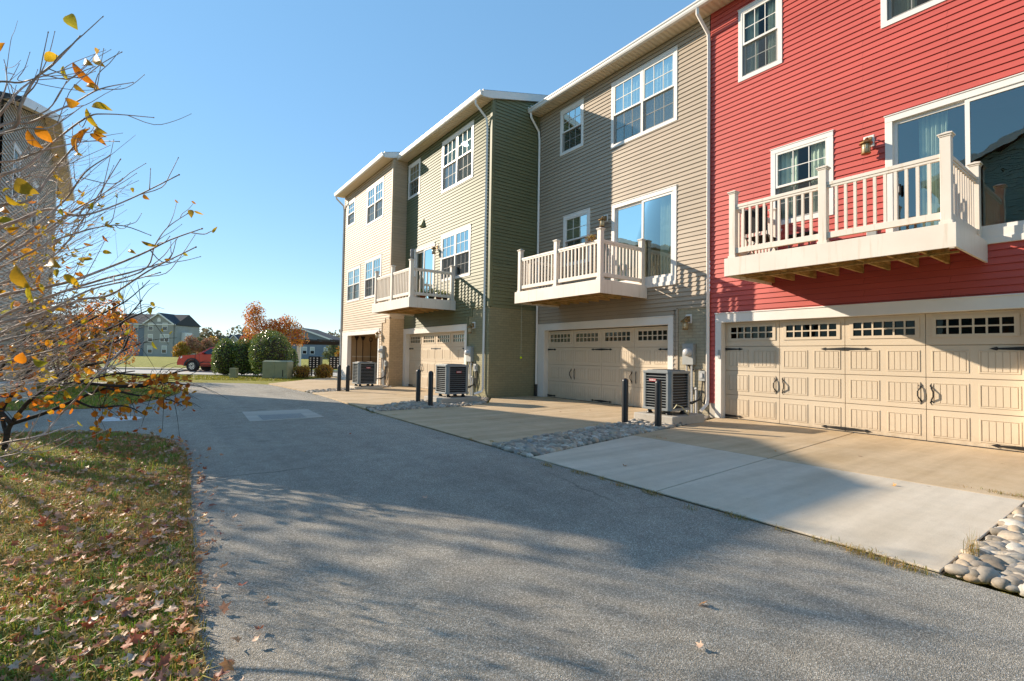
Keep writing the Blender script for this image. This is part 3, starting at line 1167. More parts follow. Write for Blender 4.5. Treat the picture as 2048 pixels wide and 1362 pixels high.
def lantern(house, fr, u, z):
    p = MB(fr)
    p.box(u - .085, u + .085, .0, .03, z - .10, z + .12)
    lt = p.build('wall_lantern', M['white'], house, bevel=.01)
    b = MB(fr)
    b.box(u - .05, u + .05, .03, .05, z - .06, z + .08)
    b.tube([(u, .045, z + .02), (u, .1, z + .06), (u, .16, z + .03), (u, .17, z - .02)], .012, 6)
    c = fr(u, .17, 0)
    b.fr = None
    b.lathe((c[0], c[1], z), [(.012, .02), (.035, 0), (.105, -.055), (.11, -.07), (.02, -.068)], 10)
    b.lathe((c[0], c[1], z), [(.02, -.27), (.075, -.262), (.08, -.245), (.06, -.24)], 10)
    for k in range(6):
        a = k * math.pi / 3
        b.tube([(c[0] + .07 * math.cos(a), c[1] + .07 * math.sin(a), z - .07), (c[0] + .066 * math.cos(a), c[1] + .066 * math.sin(a), z - .25)], .005, 4)
    b.build('lamp_body', M['copper'], lt, smooth=False)
    q = MB()
    q.lathe((c[0], c[1], z), [(.06, -.07), (.06, -.24)], 10)
    q.build('lamp_glass', M['lampglass'], lt, smooth=True)


def balcony(house, xf, y0, y1, depth=1.8, zb=2.95, zt=3.29, mid=True, stuffcol=0):
    """cantilevered deck: fascia boards, joists, posts with caps, rails, balusters"""
    xo = xf - depth
    f = MB()
    f.box(xo, xo + .03, y0, y1, zb, zt)
    f.box(xo + .03, xf - .02, y0, y0 + .03, zb, zt)
    f.box(xo + .03, xf - .02, y1 - .03, y1, zb, zt)
    deck = f.build('balcony', M['pvc'], house, bevel=.004)
    w = MB()
    for i in range(int(depth / .14)):
        x = xo + .03 + i * .14
        w.box(x + .003, min(x + .137, xf - .02), y0 + .03, y1 - .03, zt - .03, zt)
    w.build('deck_boards', M['wood'], deck)
    n = int((y1 - y0) / .42)
    for i in range(n + 1):
        y = y0 + .05 + (y1 - y0 - .14) * i / n
        j = MB()
        j.box(xo + .075, xf - .02, y, y + .04, zb + .05, zt - .032)
        j.build('joist', M['wood'], deck)
    k = MB()
    k.box(xo + .034, xo + .072, y0 + .032, y1 - .032, zb + .012, zt - .032)
    k.box(xo + .6, xo + .64, y0 + .1, y1 - .1, zb + .02, zb + .048)
    k.build('rim_beam', M['wood'], deck)
    rt = zt + 1.02

    def post(x, y, hh=1.24):
        p = MB()
        p.box(x - .06, x + .06, y - .06, y + .06, zt, zt + hh)
        p.box(x - .075, x + .075, y - .075, y + .075, zt + .001, zt + .05)
        z = zt + hh
        p.box(x - .07, x + .07, y - .07, y + .07, z, z + .025)
        p.box(x - .085, x + .085, y - .085, y + .085, z + .025, z + .045)
        p.add([(x - .08, y - .08, z + .045), (x + .08, y - .08, z + .045), (x + .08, y + .08, z + .045), (x - .08, y + .08, z + .045), (x, y, z + .085)],
              [(0, 1, 4), (1, 2, 4), (2, 3, 4), (3, 0, 4), (3, 2, 1, 0)])
        p.build('post', M['pvc'], deck, bevel=.004)
    xp = xo + .12
    ys = [y0 + .12, (y0 + y1) / 2, y1 - .12] if mid else [y0 + .12, y1 - .12]
    for y in ys:
        post(xp, y)
    for y in (ys[0], ys[-1]):
        post(xf - .12, y, 1.2)

    def run(p, q):
        p, q = Vector(p), Vector(q)
        L = (q - p).length
        dx, dy = (q - p) / L
        for nm, za, zc, hw in (('top_rail', rt - .055, rt, .035), ('bottom_rail', zt + .09, zt + .19, .028)):
            r_ = MB()
            nx, ny = -dy * hw, dx * hw
            r_.prism([(p.x + dx * .06 + nx, p.y + dy * .06 + ny), (q.x - dx * .06 + nx, q.y - dy * .06 + ny), (q.x - dx * .06 - nx, q.y - dy * .06 - ny), (p.x + dx * .06 - nx, p.y + dy * .06 - ny)], za, zc)
            if nm == 'top_rail':
                nx, ny = nx * .7, ny * .7
                r_.prism([(p.x + dx * .06 + nx, p.y + dy * .06 + ny), (q.x - dx * .06 + nx, q.y - dy * .06 + ny), (q.x - dx * .06 - nx, q.y - dy * .06 - ny), (p.x + dx * .06 - nx, p.y + dy * .06 - ny)], zc - .095, zc - .056)
            r_.build(nm, M['pvc'], deck, bevel=.005)
        m = max(2, round((L - .12) / .135))
        for i in range(1, m):
            t = .06 + (L - .12) * i / m
            x, y = p.x + dx * t, p.y + dy * t
            b = MB()
            b.box(x - .019, x + .019, y - .019, y + .019, zt + .188, rt - .09)
            b.build('baluster', M['pvc'], deck)
    for i in range(len(ys) - 1):
        run((xp, ys[i]), (xp, ys[i + 1]))
    run((xp, ys[0]), (xf - .12, ys[0]))
    run((xp, ys[-1]), (xf - .12, ys[-1]))
    return deck


def downspout(house, pts, kick=None, m='white', w=.04, h=.03):
    mb = MB()
    mb.tube(pts, .045, 4)
    return mb.build('downspout', M[m], house)


def eave(house, xf, y0, y1, zs=9.65, ov=.42):
    s = MB()
    s.box(xf - ov, xf - .004, y0, y1, zs, zs + .012)
    s.build('soffit', M['soffit'], house)
    gt = MB()
    x = xf - ov
    prof = [(x, zs - .01), (x - .085, zs - .01), (x - .105, zs + .03), (x - .105, zs + .075), (x - .125, zs + .095), (x - .125, zs + .135), (x, zs + .135)]
    gt.extrude(prof, y0, y1, 1) if False else None
    n = len(prof)
    vs = [(a, y0, b) for a, b in prof] + [(a, y1, b) for a, b in prof]
    gt.add(vs, [(i, (i + 1) % n, n + (i + 1) % n, n + i) for i in range(n)] + [tuple(range(n)), tuple(range(2 * n - 1, n - 1, -1))])
    gt.box(x, x + .03, y0, y1, zs + .012, zs + .2)
    gt.build('gutter', M['white'], house)


RS = .26


def roof(house, xf, y0, y1, zs=9.65, ov=.44, depth=11.5):
    x0, xr, x1 = xf - ov, xf + depth / 2, xf + depth + ov
    z0 = zs + .17
    zr = z0 + (xr - x0) * RS
    mb = MB()
    th = .1
    poly = [(x0, z0), (xr, zr), (x1, z0), (x1, z0 - th), (xr, zr - th), (x0, z0 - th)]
    n = 6
    vs = [(a, y0, b) for a, b in poly] + [(a, y1, b) for a, b in poly]
    mb.add(vs, [(0, 1, 1 + n, n), (1, 2, 2 + n, 1 + n), (2, 3, 3 + n, 2 + n), (3, 4, 4 + n, 3 + n), (4, 5, 5 + n, 4 + n), (5, 0, n, 5 + n), (0, 5, 4, 1), (1, 4, 3, 2), (6, 7, 10, 11), (7, 8, 9, 10)])
    mb.build('roof', M['roof'], house)
    return lambda x: z0 - th + (min(x, 2 * xr - x) - x0) * RS


def rake(house, xf, yf, zfun, ov=.42, depth=5.7):
    """white rake board along the gable edge at yf"""
    mb = MB()
    a, b = xf - ov - .02, xf + depth
    za, zb = zfun(a) + .08, zfun(b) + .08
    vs = [(a, yf, za), (b, yf, zb), (b, yf, zb - .24), (a + .3, yf, za - .24 + .3 * RS), (a, yf, za - .2)]
    n = len(vs)
    mb.add([(x, yf - .04, z) for x, y, z in vs] + [(x, yf + .02, z) for x, y, z in vs], [tuple(range(n)), tuple(range(2 * n - 1, n - 1, -1))] + [(i, (i + 1) % n, n + (i + 1) % n, n + i) for i in range(n)])
    mb.build('rake_board', M['white'], house)


def shell(house, m, xf, y0, y1, zfun, side_y0=True, side_y1=True, depth=11.5, name='rear_wall'):
    """unseen back of a house so that light and reflections are right"""
    mb = MB()
    xb = xf + depth
    mb.box(xb, xb + .05, y0, y1, 0, 9.7)
    for ok, y in ((side_y0, y0), (side_y1, y1)):
        if ok:
            xr = xf + depth / 2
            mb.quad((xf, y, 0), (xb, y, 0), (xb, y, zfun(xb)), (xr, y, zfun(xr)), (xf, y, zfun(xf)))
    # floors divide the storeys
    for z in (2.85, 5.95):
        mb.box(xf + .25, xb, y0 + .05, y1 - .05, z, z + .1)
    mb.build(name, m, house)


def corner_board(house, m, x0, x1, y0, y1, z0, z1):
    mb = MB()
    mb.box(x0, x1, y0, y1, z0, z1)
    return mb.build('corner_board', m, house, bevel=.003)


# ------------------------------------------------------------------ red house
XA, XG, XB = 10.6, 8.65, 8.0
G1 = 'row houses along the lane'
red = thing('row_house', (XA, 3.5, 0), 'three storey row house with red siding, nearest of the row', 'house', G1)
fr = front(XA)
holes = [window(red, fr, 4.97, 5.94, 7.66, 9.32, 1, 'curtain'),
         window(red, fr, 1.0, 3.22, 7.45, 9.33, 2, 'curtain'),
         window(red, fr, 4.01, 5.21, 4.2, 5.85, 1, 'curtain'),
         sliding_door(red, fr, .98, 3.17, 3.24, 5.78, 2.06, [(2.35, 2.75)], 2.96)]
holes.append((1.25, 6.50, 0, 2.43))
mb = MB(fr)
siding(mb, .3, 6.64, .34, 9.66, holes)
mb.build('siding', M['red'], red, fix=False)
mb = MB(fr)
mb.box(6.5, 6.64, -.2, .012, 0, .34)
mb.build('foundation', M['curb'], red)
garage_trim(red, fr, 1.44, 6.34, 1.26, 6.49, 2.21)
garage_door(red, fr, 1.44, 6.34, -.15)
mb = MB(fr)
mb.box(6.34 + .02, 6.34 + .07, .03, .05, 1.38, 1.58)
mb.build('keypad', M['greybox'], red)
lantern(red, fr, 3.42, 5.42)
mb = MB(fr)
mb.box(3.3, 3.46, .0, .06, 3.62, 3.78)
mb.build('outlet_cover', M['greybox'], red, bevel=.01)
balcony(red, XA, 1.84, 5.22)
eave(red, XA, .1, 6.65)
zf = roof(red, XA, .1, 6.65)
shell(red, M['red'], XA, .3, 6.64, zf)
downspout(red, [(XA - .47, 6.70, 9.66), (XA - .47, 6.70, 9.5), (XA - .08, 6.66, 9.15), (XA - .06, 6.66, 8.9), (XA - .06, 6.66, .42), (XA - .09, 6.66, .3), (XA - .3, 6.68, .16)])

# ------------------------------------------------------------------ tan house
tan = thing('row_house', (XA, 9.9, 0), 'three storey row house with taupe siding between the red and green houses', 'house', G1)
holes = [window(tan, fr, 10.95, 12.03, 7.92, 9.40, 1, 'none'),
         window(tan, fr, 7.56, 9.80, 7.42, 9.34, 2, 'full'),
         window(tan, fr, 10.62, 11.82, 4.25, 5.88, 1, 'blind'),
         sliding_door(tan, fr, 7.56, 9.74, 3.23, 5.75, 8.64, [(7.72, 8.25)], None)]
holes += [(7.6, 13.15, 0, 2.44), (6.65, 7.58, 0, 2.6)]
mb = MB(fr)
siding(mb, 6.66, 13.15, .0, 9.66, holes)
mb.build('siding', M['tan'], tan, fix=False)
mb = MB(fr)
mb.box(6.67, 7.5, -.2, .006, 0, 2.6)
mb.build('brick_pier', M['bricktan'], tan)
mb = MB(fr)
mb.box(7.5, 7.55, -.1, .03, 0, 2.62)
mb.box(6.7, 7.55, -.0, .03, 2.6, 2.64)
mb.build('siding_edge', M['tan'], tan)
mb = MB(fr)
siding(mb, 7.55, 7.64, .0, 2.6)
mb.build('siding_strip', M['tan'], tan, fix=False)
garage_trim(tan, fr, 7.8, 12.7, 7.64, 13.1, 2.23)
garage_door(tan, fr, 7.8, 12.7, -.15)
lantern(tan, fr, 9.98, 5.42)
lantern(tan, fr, 7.2, 2.33)
balcony(tan, XA, 8.46, 12.0)
eave(tan, XA, 6.65, 13.2)
zf = roof(tan, XA, 6.65, 13.14)
shell(tan, M['tan'], XA, 6.66, 13.12, zf, False, False)
mb = MB()
x0, y0, z0 = XA - .53, 13.17, 9.75
mb.add([(x0, y0 - .03, z0), (x0 + .5, y0 - .03, z0 + .13), (x0 + .5, y0 - .03, z0 + .28), (x0, y0 - .03, z0 + .18)], [(0, 1, 2, 3)])
mb.build('roof_diverter', M['white'], tan)
downspout(tan, [(XA - .47, 13.05, 9.66), (XA - .45, 13.05, 9.5), (XA - .1, 13.06, 9.1), (XA - .06, 13.06, 8.8), (XA - .06, 13.06, .4)])
mb = MB()
mb.tube([(XA - .07, 13.06, .42), (XA - .07, 13.06, .02)], .05, 8)
mb.build('drain_boot', M['black'], tan)

# ------------------------------------------------------------------ green house
green = thing('row_house', (XG, 16.5, 0), 'three storey row house with green siding and green painted brick base', 'house', G1)
fg = front(XG)
holes = [window(green, fg, 18.45, 19.6, 7.96, 9.42, 1, 'none'),
         window(green, fg, 14.28, 16.56, 7.45, 9.40, 2, 'full'),
         window(green, fg, 14.35, 16.5, 4.08, 5.83, 2, 'none'),
         sliding_door(green, fg, 17.0, 18.85, 3.24, 5.68, 17.95, [(18.3, 18.7)], None)]
holes += [(14.48, 19.85, 0, 2.43), (13.15, 14.48, 0, 2.66), (13.15, 14.22, 2.6, 2.94)]
mb = MB(fg)
siding(mb, 13.2, 19.78, .0, 9.66, holes)
mb.build('siding', M['green'], green, fix=False)
mb = MB(fg)
mb.box(13.17, 14.42, -.2, .006, 0, 2.66)
mb.box(13.17, 14.16, -.2, .006, 2.66, 2.94)
mb.build('brick_pier', M['brickgreen'], green)
mb = MB(fg)
mb.box(14.42, 14.48, -.1, .03, 0, 2.7)
mb.box(14.16, 14.42, 0, .03, 2.66, 2.7)
mb.box(14.16, 14.22, -.1, .03, 2.7, 2.98)
mb.box(13.3, 14.16, 0, .03, 2.94, 2.98)
mb.build('siding_edge', M['green'], green)
# gable side that looks back toward the camera
fs = side(13.15)
zg = lambda x: 9.65 + .17 - .1 + (x - (XG - .44)) * RS
mb = MB(fs)
siding(mb, XG + .05, 14.2, 2.92, 12.0, (), ulim=lambda z: (max(XG + .05, XG - .44 + (z - 9.72) / RS), 15))
mb.build('side_siding', M['green'], green, fix=False)
mb = MB()
mb.box(XG + .001, 10.75, 13.145, 13.2, -.03, 2.92)
mb.build('side_brick', M['brickgreen'], green)
corner_board(green, M['green'], XG - .03, XG + .09, 13.12, 13.24, 2.95, 9.7)
corner_board(green, M['green'], XA - .1, XA - .02, 13.11, 13.14, 2.95, 9.9)
garage_trim(green, fg, 14.64, 19.5, 14.49, 19.76, 2.21)
garage_door(green, fg, 14.64, 19.5, -.15)
lantern(green, fg, 17.0 - .2, 5.45)
lantern(green, fg, 14.05, 2.36)
mb = MB(fg)
mb.box(18.0, 18.24, 0, .05, 6.5, 6.8)
mb.add([(18.0, .05, 6.78), (18.24, .05, 6.78), (18.24, .15, 6.55), (18.0, .15, 6.55), (18.0, .05, 6.5), (18.24, .05, 6.5)], [(0, 1, 2, 3), (3, 2, 5, 4), (0, 3, 4), (1, 5, 2)])
mb.build('vent_hood', simple('olive_vent', (.34, .33, .19), .5), green)
balcony(green, XG, 15.3, 18.75)
eave(green, XG, 13.08, 19.8)
zf = roof(green, XG, 13.07, 19.78)
rake(green, XG, 13.09, zf)
shell(green, M['green'], XG, 13.2, 19.75, zf, False, True)
downspout(green, [(XG - .47, 13.45, 9.66), (XG - .47, 13.45, 9.5), (XG - .1, 13.36, 9.1), (XG - .06, 13.36, 8.8), (XG - .06, 13.36, .3), (XG - .1, 13.38, .2), (XG - .3, 13.5, .12)])

# ------------------------------------------------------------------ beige house with the open garage
beige = thing('row_house', (XB, 23, 0), 'three storey row house with beige siding and an open garage at the far end', 'house', G1)
fb = front(XB)
holes = [window(beige, fb, 24.55, 25.75, 7.9, 9.2, 1, 'none'),
         window(beige, fb, 20.72, 22.85, 7.38, 9.16, 2, 'blind'),
         window(beige, fb, 23.55, 25.5, 3.96, 5.66, 2, 'none'),
         window(beige, fb, 20.8, 22.9, 3.92, 5.75, 2, 'none')]
holes += [(20.88, 26.3, 0, 2.44), (19.75, 20.62, 0, 2.72), (19.75, 20.25, 2.7, 2.86)]
mb = MB(fb)
siding(mb, 19.8, 26.2, .0, 9.66, holes)
mb.build('siding', M['beige'], beige, fix=False)
mb = MB(fb)
mb.box(19.77, 20.56, -.2, .006, 0, 2.7)
mb.box(19.77, 20.2, -.2, .006, 2.7, 2.86)
mb.build('brick_pier', M['brickbeige'], beige)
mb = MB(fb)
mb.box(20.56, 20.62, -.1, .03, 0, 2.74)
mb.box(20.2, 20.56, 0, .03, 2.7, 2.74)
mb.box(20.2, 20.25, -.1, .03, 2.74, 2.9)
mb.box(20.62, 20.86, -.15, .01, 0, 2.45)
mb.build('siding_edge', M['beige'], beige)
fs = side(19.75)
mb = MB(fs)
siding(mb, XB + .05, XG + .3, 2.86, 10.2, (), ulim=lambda z: (max(XB + .05, XB - .44 + (z - 9.72) / RS), 15))
mb.build('side_siding', M['beige'], beige, fix=False)
mb = MB()
mb.box(XB + .001, XG + .2, 19.745, 19.8, -.03, 2.86)
mb.build('side_brick', M['brickbeige'], beige)
corner_board(beige, M['beige'], XB - .03, XB + .09, 19.72, 19.84, 2.9, 9.7)
corner_board(beige, M['beige'], XB - .03, XB + .09, 26.15, 26.25, .0, 9.7)
garage_trim(beige, fb, 21.0, 25.2, 20.86, 26.1, 2.26)
mb = MB()
# the open garage: side walls, back and ceiling inside
mb.box(XB + .2, 13.2, 25.3, 25.34, 0, 2.7)
mb.box(XB + .2, 13.2, 20.4, 20.44, 0, 2.7)
mb.box(13.2, 13.24, 20.4, 25.34, 0, 2.7)
mb.box(XB + .2, 13.2, 20.44, 25.3, 2.5, 2.54)
mb.build('garage_walls', M['plywood'], beige)
mb = MB()
mb.box(XB + .25, 13.2, 25.28, 25.299, 1.18, 1.24)
mb.build('wall_batten', simple('pale_tape', (.55, .48, .36), .8), beige)
mb = MB()
mb.box(XB + .02, 13.2, 20.44, 25.3, -.03, .012)
mb.build('garage_floor', M['concbrown'], beige)
lantern(beige, fb, 20.72, 2.3)
eave(beige, XB, 19.7, 26.45)
zf = roof(beige, XB, 19.69, 26.5)
rake(beige, XB, 19.71, zf, depth=1.2)
shell(beige, M['beige'], XB, 19.85, 26.18, zf, False, True)
downspout(beige, [(XB - .47, 26.3, 9.66), (XB - .45, 26.3, 9.5), (XB - .1, 26.2, 9.15), (XB - .06, 26.2, 8.9), (XB - .06, 26.2, .2)])


# ------------------------------------------------------------------ meters and pipes on the brick piers
def meter_set(house, fr, u, flip=1, z=1.22):
    b = MB(fr)
    b.box(u - .15, u + .15, 0, .12, z, z + .5)
    b.box(u - .155, u + .155, .0, .125, z + .5, z + .512)
    mt = b.build('meter_box', M['greybox'], house, bevel=.008)
    g_ = MB(fr)
    c = fr(u - .03 * flip, 0, 0)
    n = 16
    cu, cz = u - .03 * flip, z + .30
    vs, fs = [], []
    prof = [(.10, .12), (.10, .15), (.085, .16), (.085, .24), (.06, .26), (.0, .265)]
    for r_, d in prof:
        for k in range(n):
            vs.append((cu + r_ * math.cos(2 * math.pi * k / n), d, cz + r_ * math.sin(2 * math.pi * k / n)))
    for i in range(len(prof) - 1):
        for k in range(n):
            fs.append((i * n + k, i * n + (k + 1) % n, (i + 1) * n + (k + 1) % n, (i + 1) * n + k))
    g_.add(vs, fs)
    g_.build('meter_dial', M['silver'], mt, smooth=True)
    p = MB(fr)
    p.tube([(u - .08, .06, z), (u - .08, .06, z - .25), (u - .08, .05, .03)], .026, 8)
    p.tube([(u + .06, .06, z), (u + .06, .06, z - .2), (u + .06, .04, .9), (u + .06, .04, .06)], .018, 8)
    p.build('conduit', M['silver'], mt)
    ud = u - .36 * flip
    b = MB(fr)
    b.box(ud - .08, ud + .08, 0, .09, .84, 1.08)
    ds = b.build('disconnect_box', M['greybox'], house, bevel=.008)
    b = MB(fr)
    b.box(ud - .03, ud + .03, .09, .115, .92, 1.03)
    b.build('lever', M['silver'], ds)
    b = MB(fr)
    b.tube([(u + .02, .05, z), (u - .03 * flip, .05, z - .12), (ud + .05 * flip, .05, 1.12), (ud, .04, 1.08)], .014, 6)
    b.tube([(ud, .05, .84), (ud + .02 * flip, .06, .5), (ud + .1 * flip, .1, .38), (ud + .28 * flip, .25, .3)], .016, 6)
    b.build('cable_run', M['hose'], ds)
    h = MB(fr)
    h.tube([(ud - .06 * flip, .04, .84), (ud - .09 * flip, .06, .5), (ud - .03 * flip, .05, .30), (ud + .04 * flip, .07, .42), (ud + .2 * flip, .15, .30), (ud + .4 * flip, .5, .32)], .022, 6)
    h.build('refrigerant_line', M['hose'], house)
    v = MB(fr)
    v.tube([(ud + .16 * flip, .05, .02), (ud + .16 * flip, .05, .62), (ud + .16 * flip, .1, .66)], .03, 8)
    v.build('vent_pipe', M['silver'], house)
    j = MB(fr)
    j.box(u - .02, u + .06, 0, .07, .55, .72)
    j.build('junction_box', M['greybox'], house, bevel=.006)


meter_set(tan, fr, 7.16, 1)
meter_set(green, fg, 14.2, 1, 1.15)
meter_set(beige, fb, 20.34, 1, 1.2)

# ------------------------------------------------------------------ condensers, pads, bollards
G2 = 'air conditioning condensers beside the driveways'


def condenser():
    S, B, T = .36, .0, .82
    r = thing('condenser', (0, 0, 0), 'grey louvred air conditioning condenser on a pad in front of the taupe house', 'air conditioner', G2)

    def ring(s, c=.06):
        return [(-s, -s + c), (-s + c, -s), (s - c, -s), (s, -s + c), (s, s - c), (s - c, s), (-s + c, s), (-s, s - c)]
    b = MB()
    b.prism(ring(S + .015), 0, .05)
    b.prism(ring(S + .012), T - .05, T)
    b.prism(ring(S - .06, .05), T, T + .02)
    for sx in (-1, 1):
        for sy in (-1, 1):
            x, y = sx * S, sy * S
            b.prism([(x, y - sy * .10), (x - sx * .035, y - sy * .10), (x - sx * .035, y - sy * .06), (x - sx * .06, y - sy * .035), (x - sx * .10, y - sy * .035), (x - sx * .10, y), (x - sx * .05, y), (x, y - sy * .05)], .05, T - .05)
    b.build('casing', M['acmetal'], r, bevel=.004)
    c = MB()
    c.prism(ring(S - .045, .05), .05, T - .05)
    c.build('coil', M['acfin'], r)
    l = MB()
    nl = 13
    for i in range(1, nl):
        z = .05 + (T - .1) * i / nl
        for sgn in (-1, 1):
            x = sgn * S
            l.add([(x, -S + .08, z - .004), (x, S - .08, z - .004), (x - sgn * .03, S - .08, z + .002), (x - sgn * .03, -S + .08, z + .002), (x, -S + .08, z - .012), (x, S - .08, z - .012)], [(0, 1, 2, 3), (0, 1, 5, 4)])
            l.add([(-S + .08, x, z - .006), (S - .08, x, z - .004), (S - .08, x - sgn * .03, z + .002), (-S + .08, x - sgn * .03, z + .002), (-S + .08, x, z - .010), (S - .08, x, z - .010)], [(0, 1, 2, 3), (0, 1, 5, 4)])
    l.build('louvres', M['acmetal'], r, fix=False)
    t = MB()
    for i in range(9):
        t.lathe((0, 0, T + .02), [(.03 + i * .032, 0), (.034 + i * .032, .006), (.038 + i * .032, 0)], 20)
    t.build('fan_guard', M['black'], r)
    for sx in (-1, 1):
        for sy in (-1, 1):
            f = MB()
            f.lathe((sx * .24, sy * .24, -.09), [(.07, 0), (.065, .02), (.04, .06), (.045, .09)], 10)
            f.build('foot', M['black'], r, smooth=True)
    return r


def ac_label(r, face):
    S, T = .36, .82
    lb = MB()
    w = MB()
    if face == 'y':
        lb.box(-.06, .10, -S - .012, -S + .0, T - .225, T - .17)
        for i in range(7):
            w.box(-.045 + i * .02, -.033 + i * .02, -S - .0145, -S - .011, T - .212, T - (.18 if i in (0, 3) else .187))
    else:
        lb.box(-S - .012, -S, -.02, .16, T - .225, T - .17)
        for i in range(7):
            w.box(-S - .0145, -S - .011, -.003 + i * .022, .011 + i * .022, T - .212, T - (.18 if i in (3, 6) else .187))
    b = lb.build('name_plate', M['redlabel'], r)
    w.build('plate_lettering', M['white'], b)


ac0 = condenser()
ACS = [((8.93, 6.62, .28), 'x'), ((7.0, 12.55, .26), 'y'), ((6.66, 18.88, .2), 'y')]
acs = [ac0, copy_tree(ac0, ACS[1][0]), copy_tree(ac0, ACS[2][0])]
ac0.location = ACS[0][0]
acs[1]['label'] = 'dark louvred air conditioning condenser beside the corner of the green house'
acs[2]['label'] = 'small looking air conditioning condenser in front of the open garage'
for r_, (p_, fc) in zip(acs, ACS):
    ORIGIN[r_.name] = (0, 0, 0)
    ac_label(r_, fc)
pd = MB()
pd.box(8.45, 9.55, 6.1, 7.1, 0, .19)
tag(pd.build('equipment_pad', M['curb'], None, bevel=.02), 'mossy concrete pad under the condenser by the taupe house', 'pad', 'condenser pads')
pd = MB()
pd.box(6.4, 7.7, 12.05, 13.1, 0, .17)
tag(pd.build('equipment_pad', M['curb'], None, bevel=.02), 'dark concrete pad under the condenser by the green house', 'pad', 'condenser pads')
pd = MB()
pd.box(6.15, 7.25, 18.45, 19.35, 0, .11)
tag(pd.build('equipment_pad', M['conc'], None, bevel=.02), 'pale concrete pad under the condenser by the open garage', 'pad', 'condenser pads')
mb = MB()
mb.tube([(8.62, 6.2, .34), (8.64, 6.15, .42), (8.75, 6.1, .38), (8.85, 6.06, .26), (9.0, 6.12, .21), (9.25, 6.3, .2), (9.6, 6.5, .2)], .012, 6)
tag(mb.build('drain_hose', M['whitecable']), 'thin cream hose curling from the condenser across its pad', 'hose')

G3 = 'black bollards guarding the condensers'
bm0 = MB()
bm0.lathe((0, 0, -.1), [(.066, 0), (.066, .98), (.062, 1.0), (.05, 1.025), (.028, 1.04), (.004, 1.045)], 20)
bol0 = bm0.build('bollard', M['black'], smooth=True)
md = bol0.modifiers.new('edge', 'EDGE_SPLIT')
md.split_angle = math.radians(50)
BOL = [((7.85, 6.82), 'black steel bollard between the taupe garage door and its condenser'),
       ((7.93, 6.06), 'black steel bollard overlapping the front of the nearest condenser'),
       ((6.06, 12.78), 'black steel bollard standing in front of the green garage door'),
       ((5.83, 11.56), 'black steel bollard just in front of the green house condenser'),
       ((5.39, 17.86), 'farthest black bollard beside the open garage'),
       ((5.6, 17.55), 'black bollard just in front of the open garage condenser')]
for i, ((x, y), lb) in enumerate(BOL):
    b = bol0 if i == 0 else bol0.copy()
    if i:
        COL.objects.link(b)
    b.location = (x, y, 0)
    tag(b, lb, 'bollard', G3)

# ------------------------------------------------------------------ things on the balconies
mb = MB()
mb.tube([(9.0, 11.9, 2.93), (9.0, 11.9, 1.36)], .004, 4)
tb = thing('tennis_ball', (9.0, 11.9, 1.3), 'yellow tennis ball hanging on a string under the taupe balcony', 'ball')
MBs = MB()
MBs.ball((9.0, 11.9, 1.32), .036, 8)
MBs.build('felt_ball', M['tennis'], tb, smooth=True)
mb.build('string', M['string'], tb)


def pot(x, y, z, r, h, m, label, plant=None, grp='pots on the balconies'):
    t = thing('flower_pot', (x, y, z), label, 'flower pot', grp)
    b = MB()
    b.lathe((x, y, z), [(r * .7, 0), (r, h * .82), (r * 1.1, h * .83), (r * 1.1, h), (r * .95, h), (r * .9, h * .9)], 14)
    b.build('pot', m, t, smooth=True)
    if plant:
        n = 160
        p = np.array([x, y, z + h]) + RNG.normal(size=(n, 3)) * np.array([r * .8, r * .8, plant * .4]) + np.array([0, 0, plant * .4])
        v, f = leaf_cards(p, .06, RNG)
        fast_mesh('leaves', v, f, M['holly'], t)
    return t


ZD = 3.29
pot(7.5, 15.62, ZD, .11, .2, M['terracotta'], 'terracotta pot at the outer corner of the green balcony', .1)
pot(7.82, 15.62, ZD, .12, .24, M['darkgreen'], 'dark green pot between terracotta ones on the green balcony', .15)
pot(8.12, 15.62, ZD, .12, .2, M['terracotta'], 'terracotta pot beside the dark green pot on the green balcony', .14)
pot(8.36, 15.6, ZD, .1, .2, M['brown'], 'brown pot near the wall on the green balcony', .1)
mb = MB()
mb.lathe((0, 0, 0), [(.04, 0), (.055, .06), (.06, .14), (.045, .19), (.055, .22), (.052, .28), (.03, .31), (.002, .315)], 12)
mb.add([(-.045, -.02, .29), (-.02, 0, .30), (-.045, 0, .35), (.045, -.02, .29), (.02, 0, .30), (.045, 0, .35)], [(0, 1, 2), (3, 4, 5)])
ow = mb.build('owl_decoy', M['owl'], smooth=True)
ow.location = (XG - 1.68, 15.42, ZD + 1.33)
tag(ow, 'grey plastic owl decoy on the corner post of the green balcony', 'decoy')
# planter hung over the rail of the taupe balcony
pl = thing('rail_planter', (8.92, 8.95, 4.3), 'small planter of dry stems on the rail of the taupe balcony', 'planter')
mb = MB()
mb.box(8.88, 8.97, 8.78, 9.1, 4.27, 4.33)
mb.build('box', M['brown'], pl, bevel=.01)
n = 120
st = np.stack([np.full(n, 8.92), RNG.uniform(8.8, 9.08, n), np.full(n, 4.33)], 1) + RNG.normal(size=(n, 3)) * .015
v, f = leaf_cards(st + RNG.normal(size=(n, 3)) * [.03, .03, .05] + [0, 0, .05], .07, RNG, aspect=.25)
fast_mesh('leaves', v, f, M['gold'], pl)
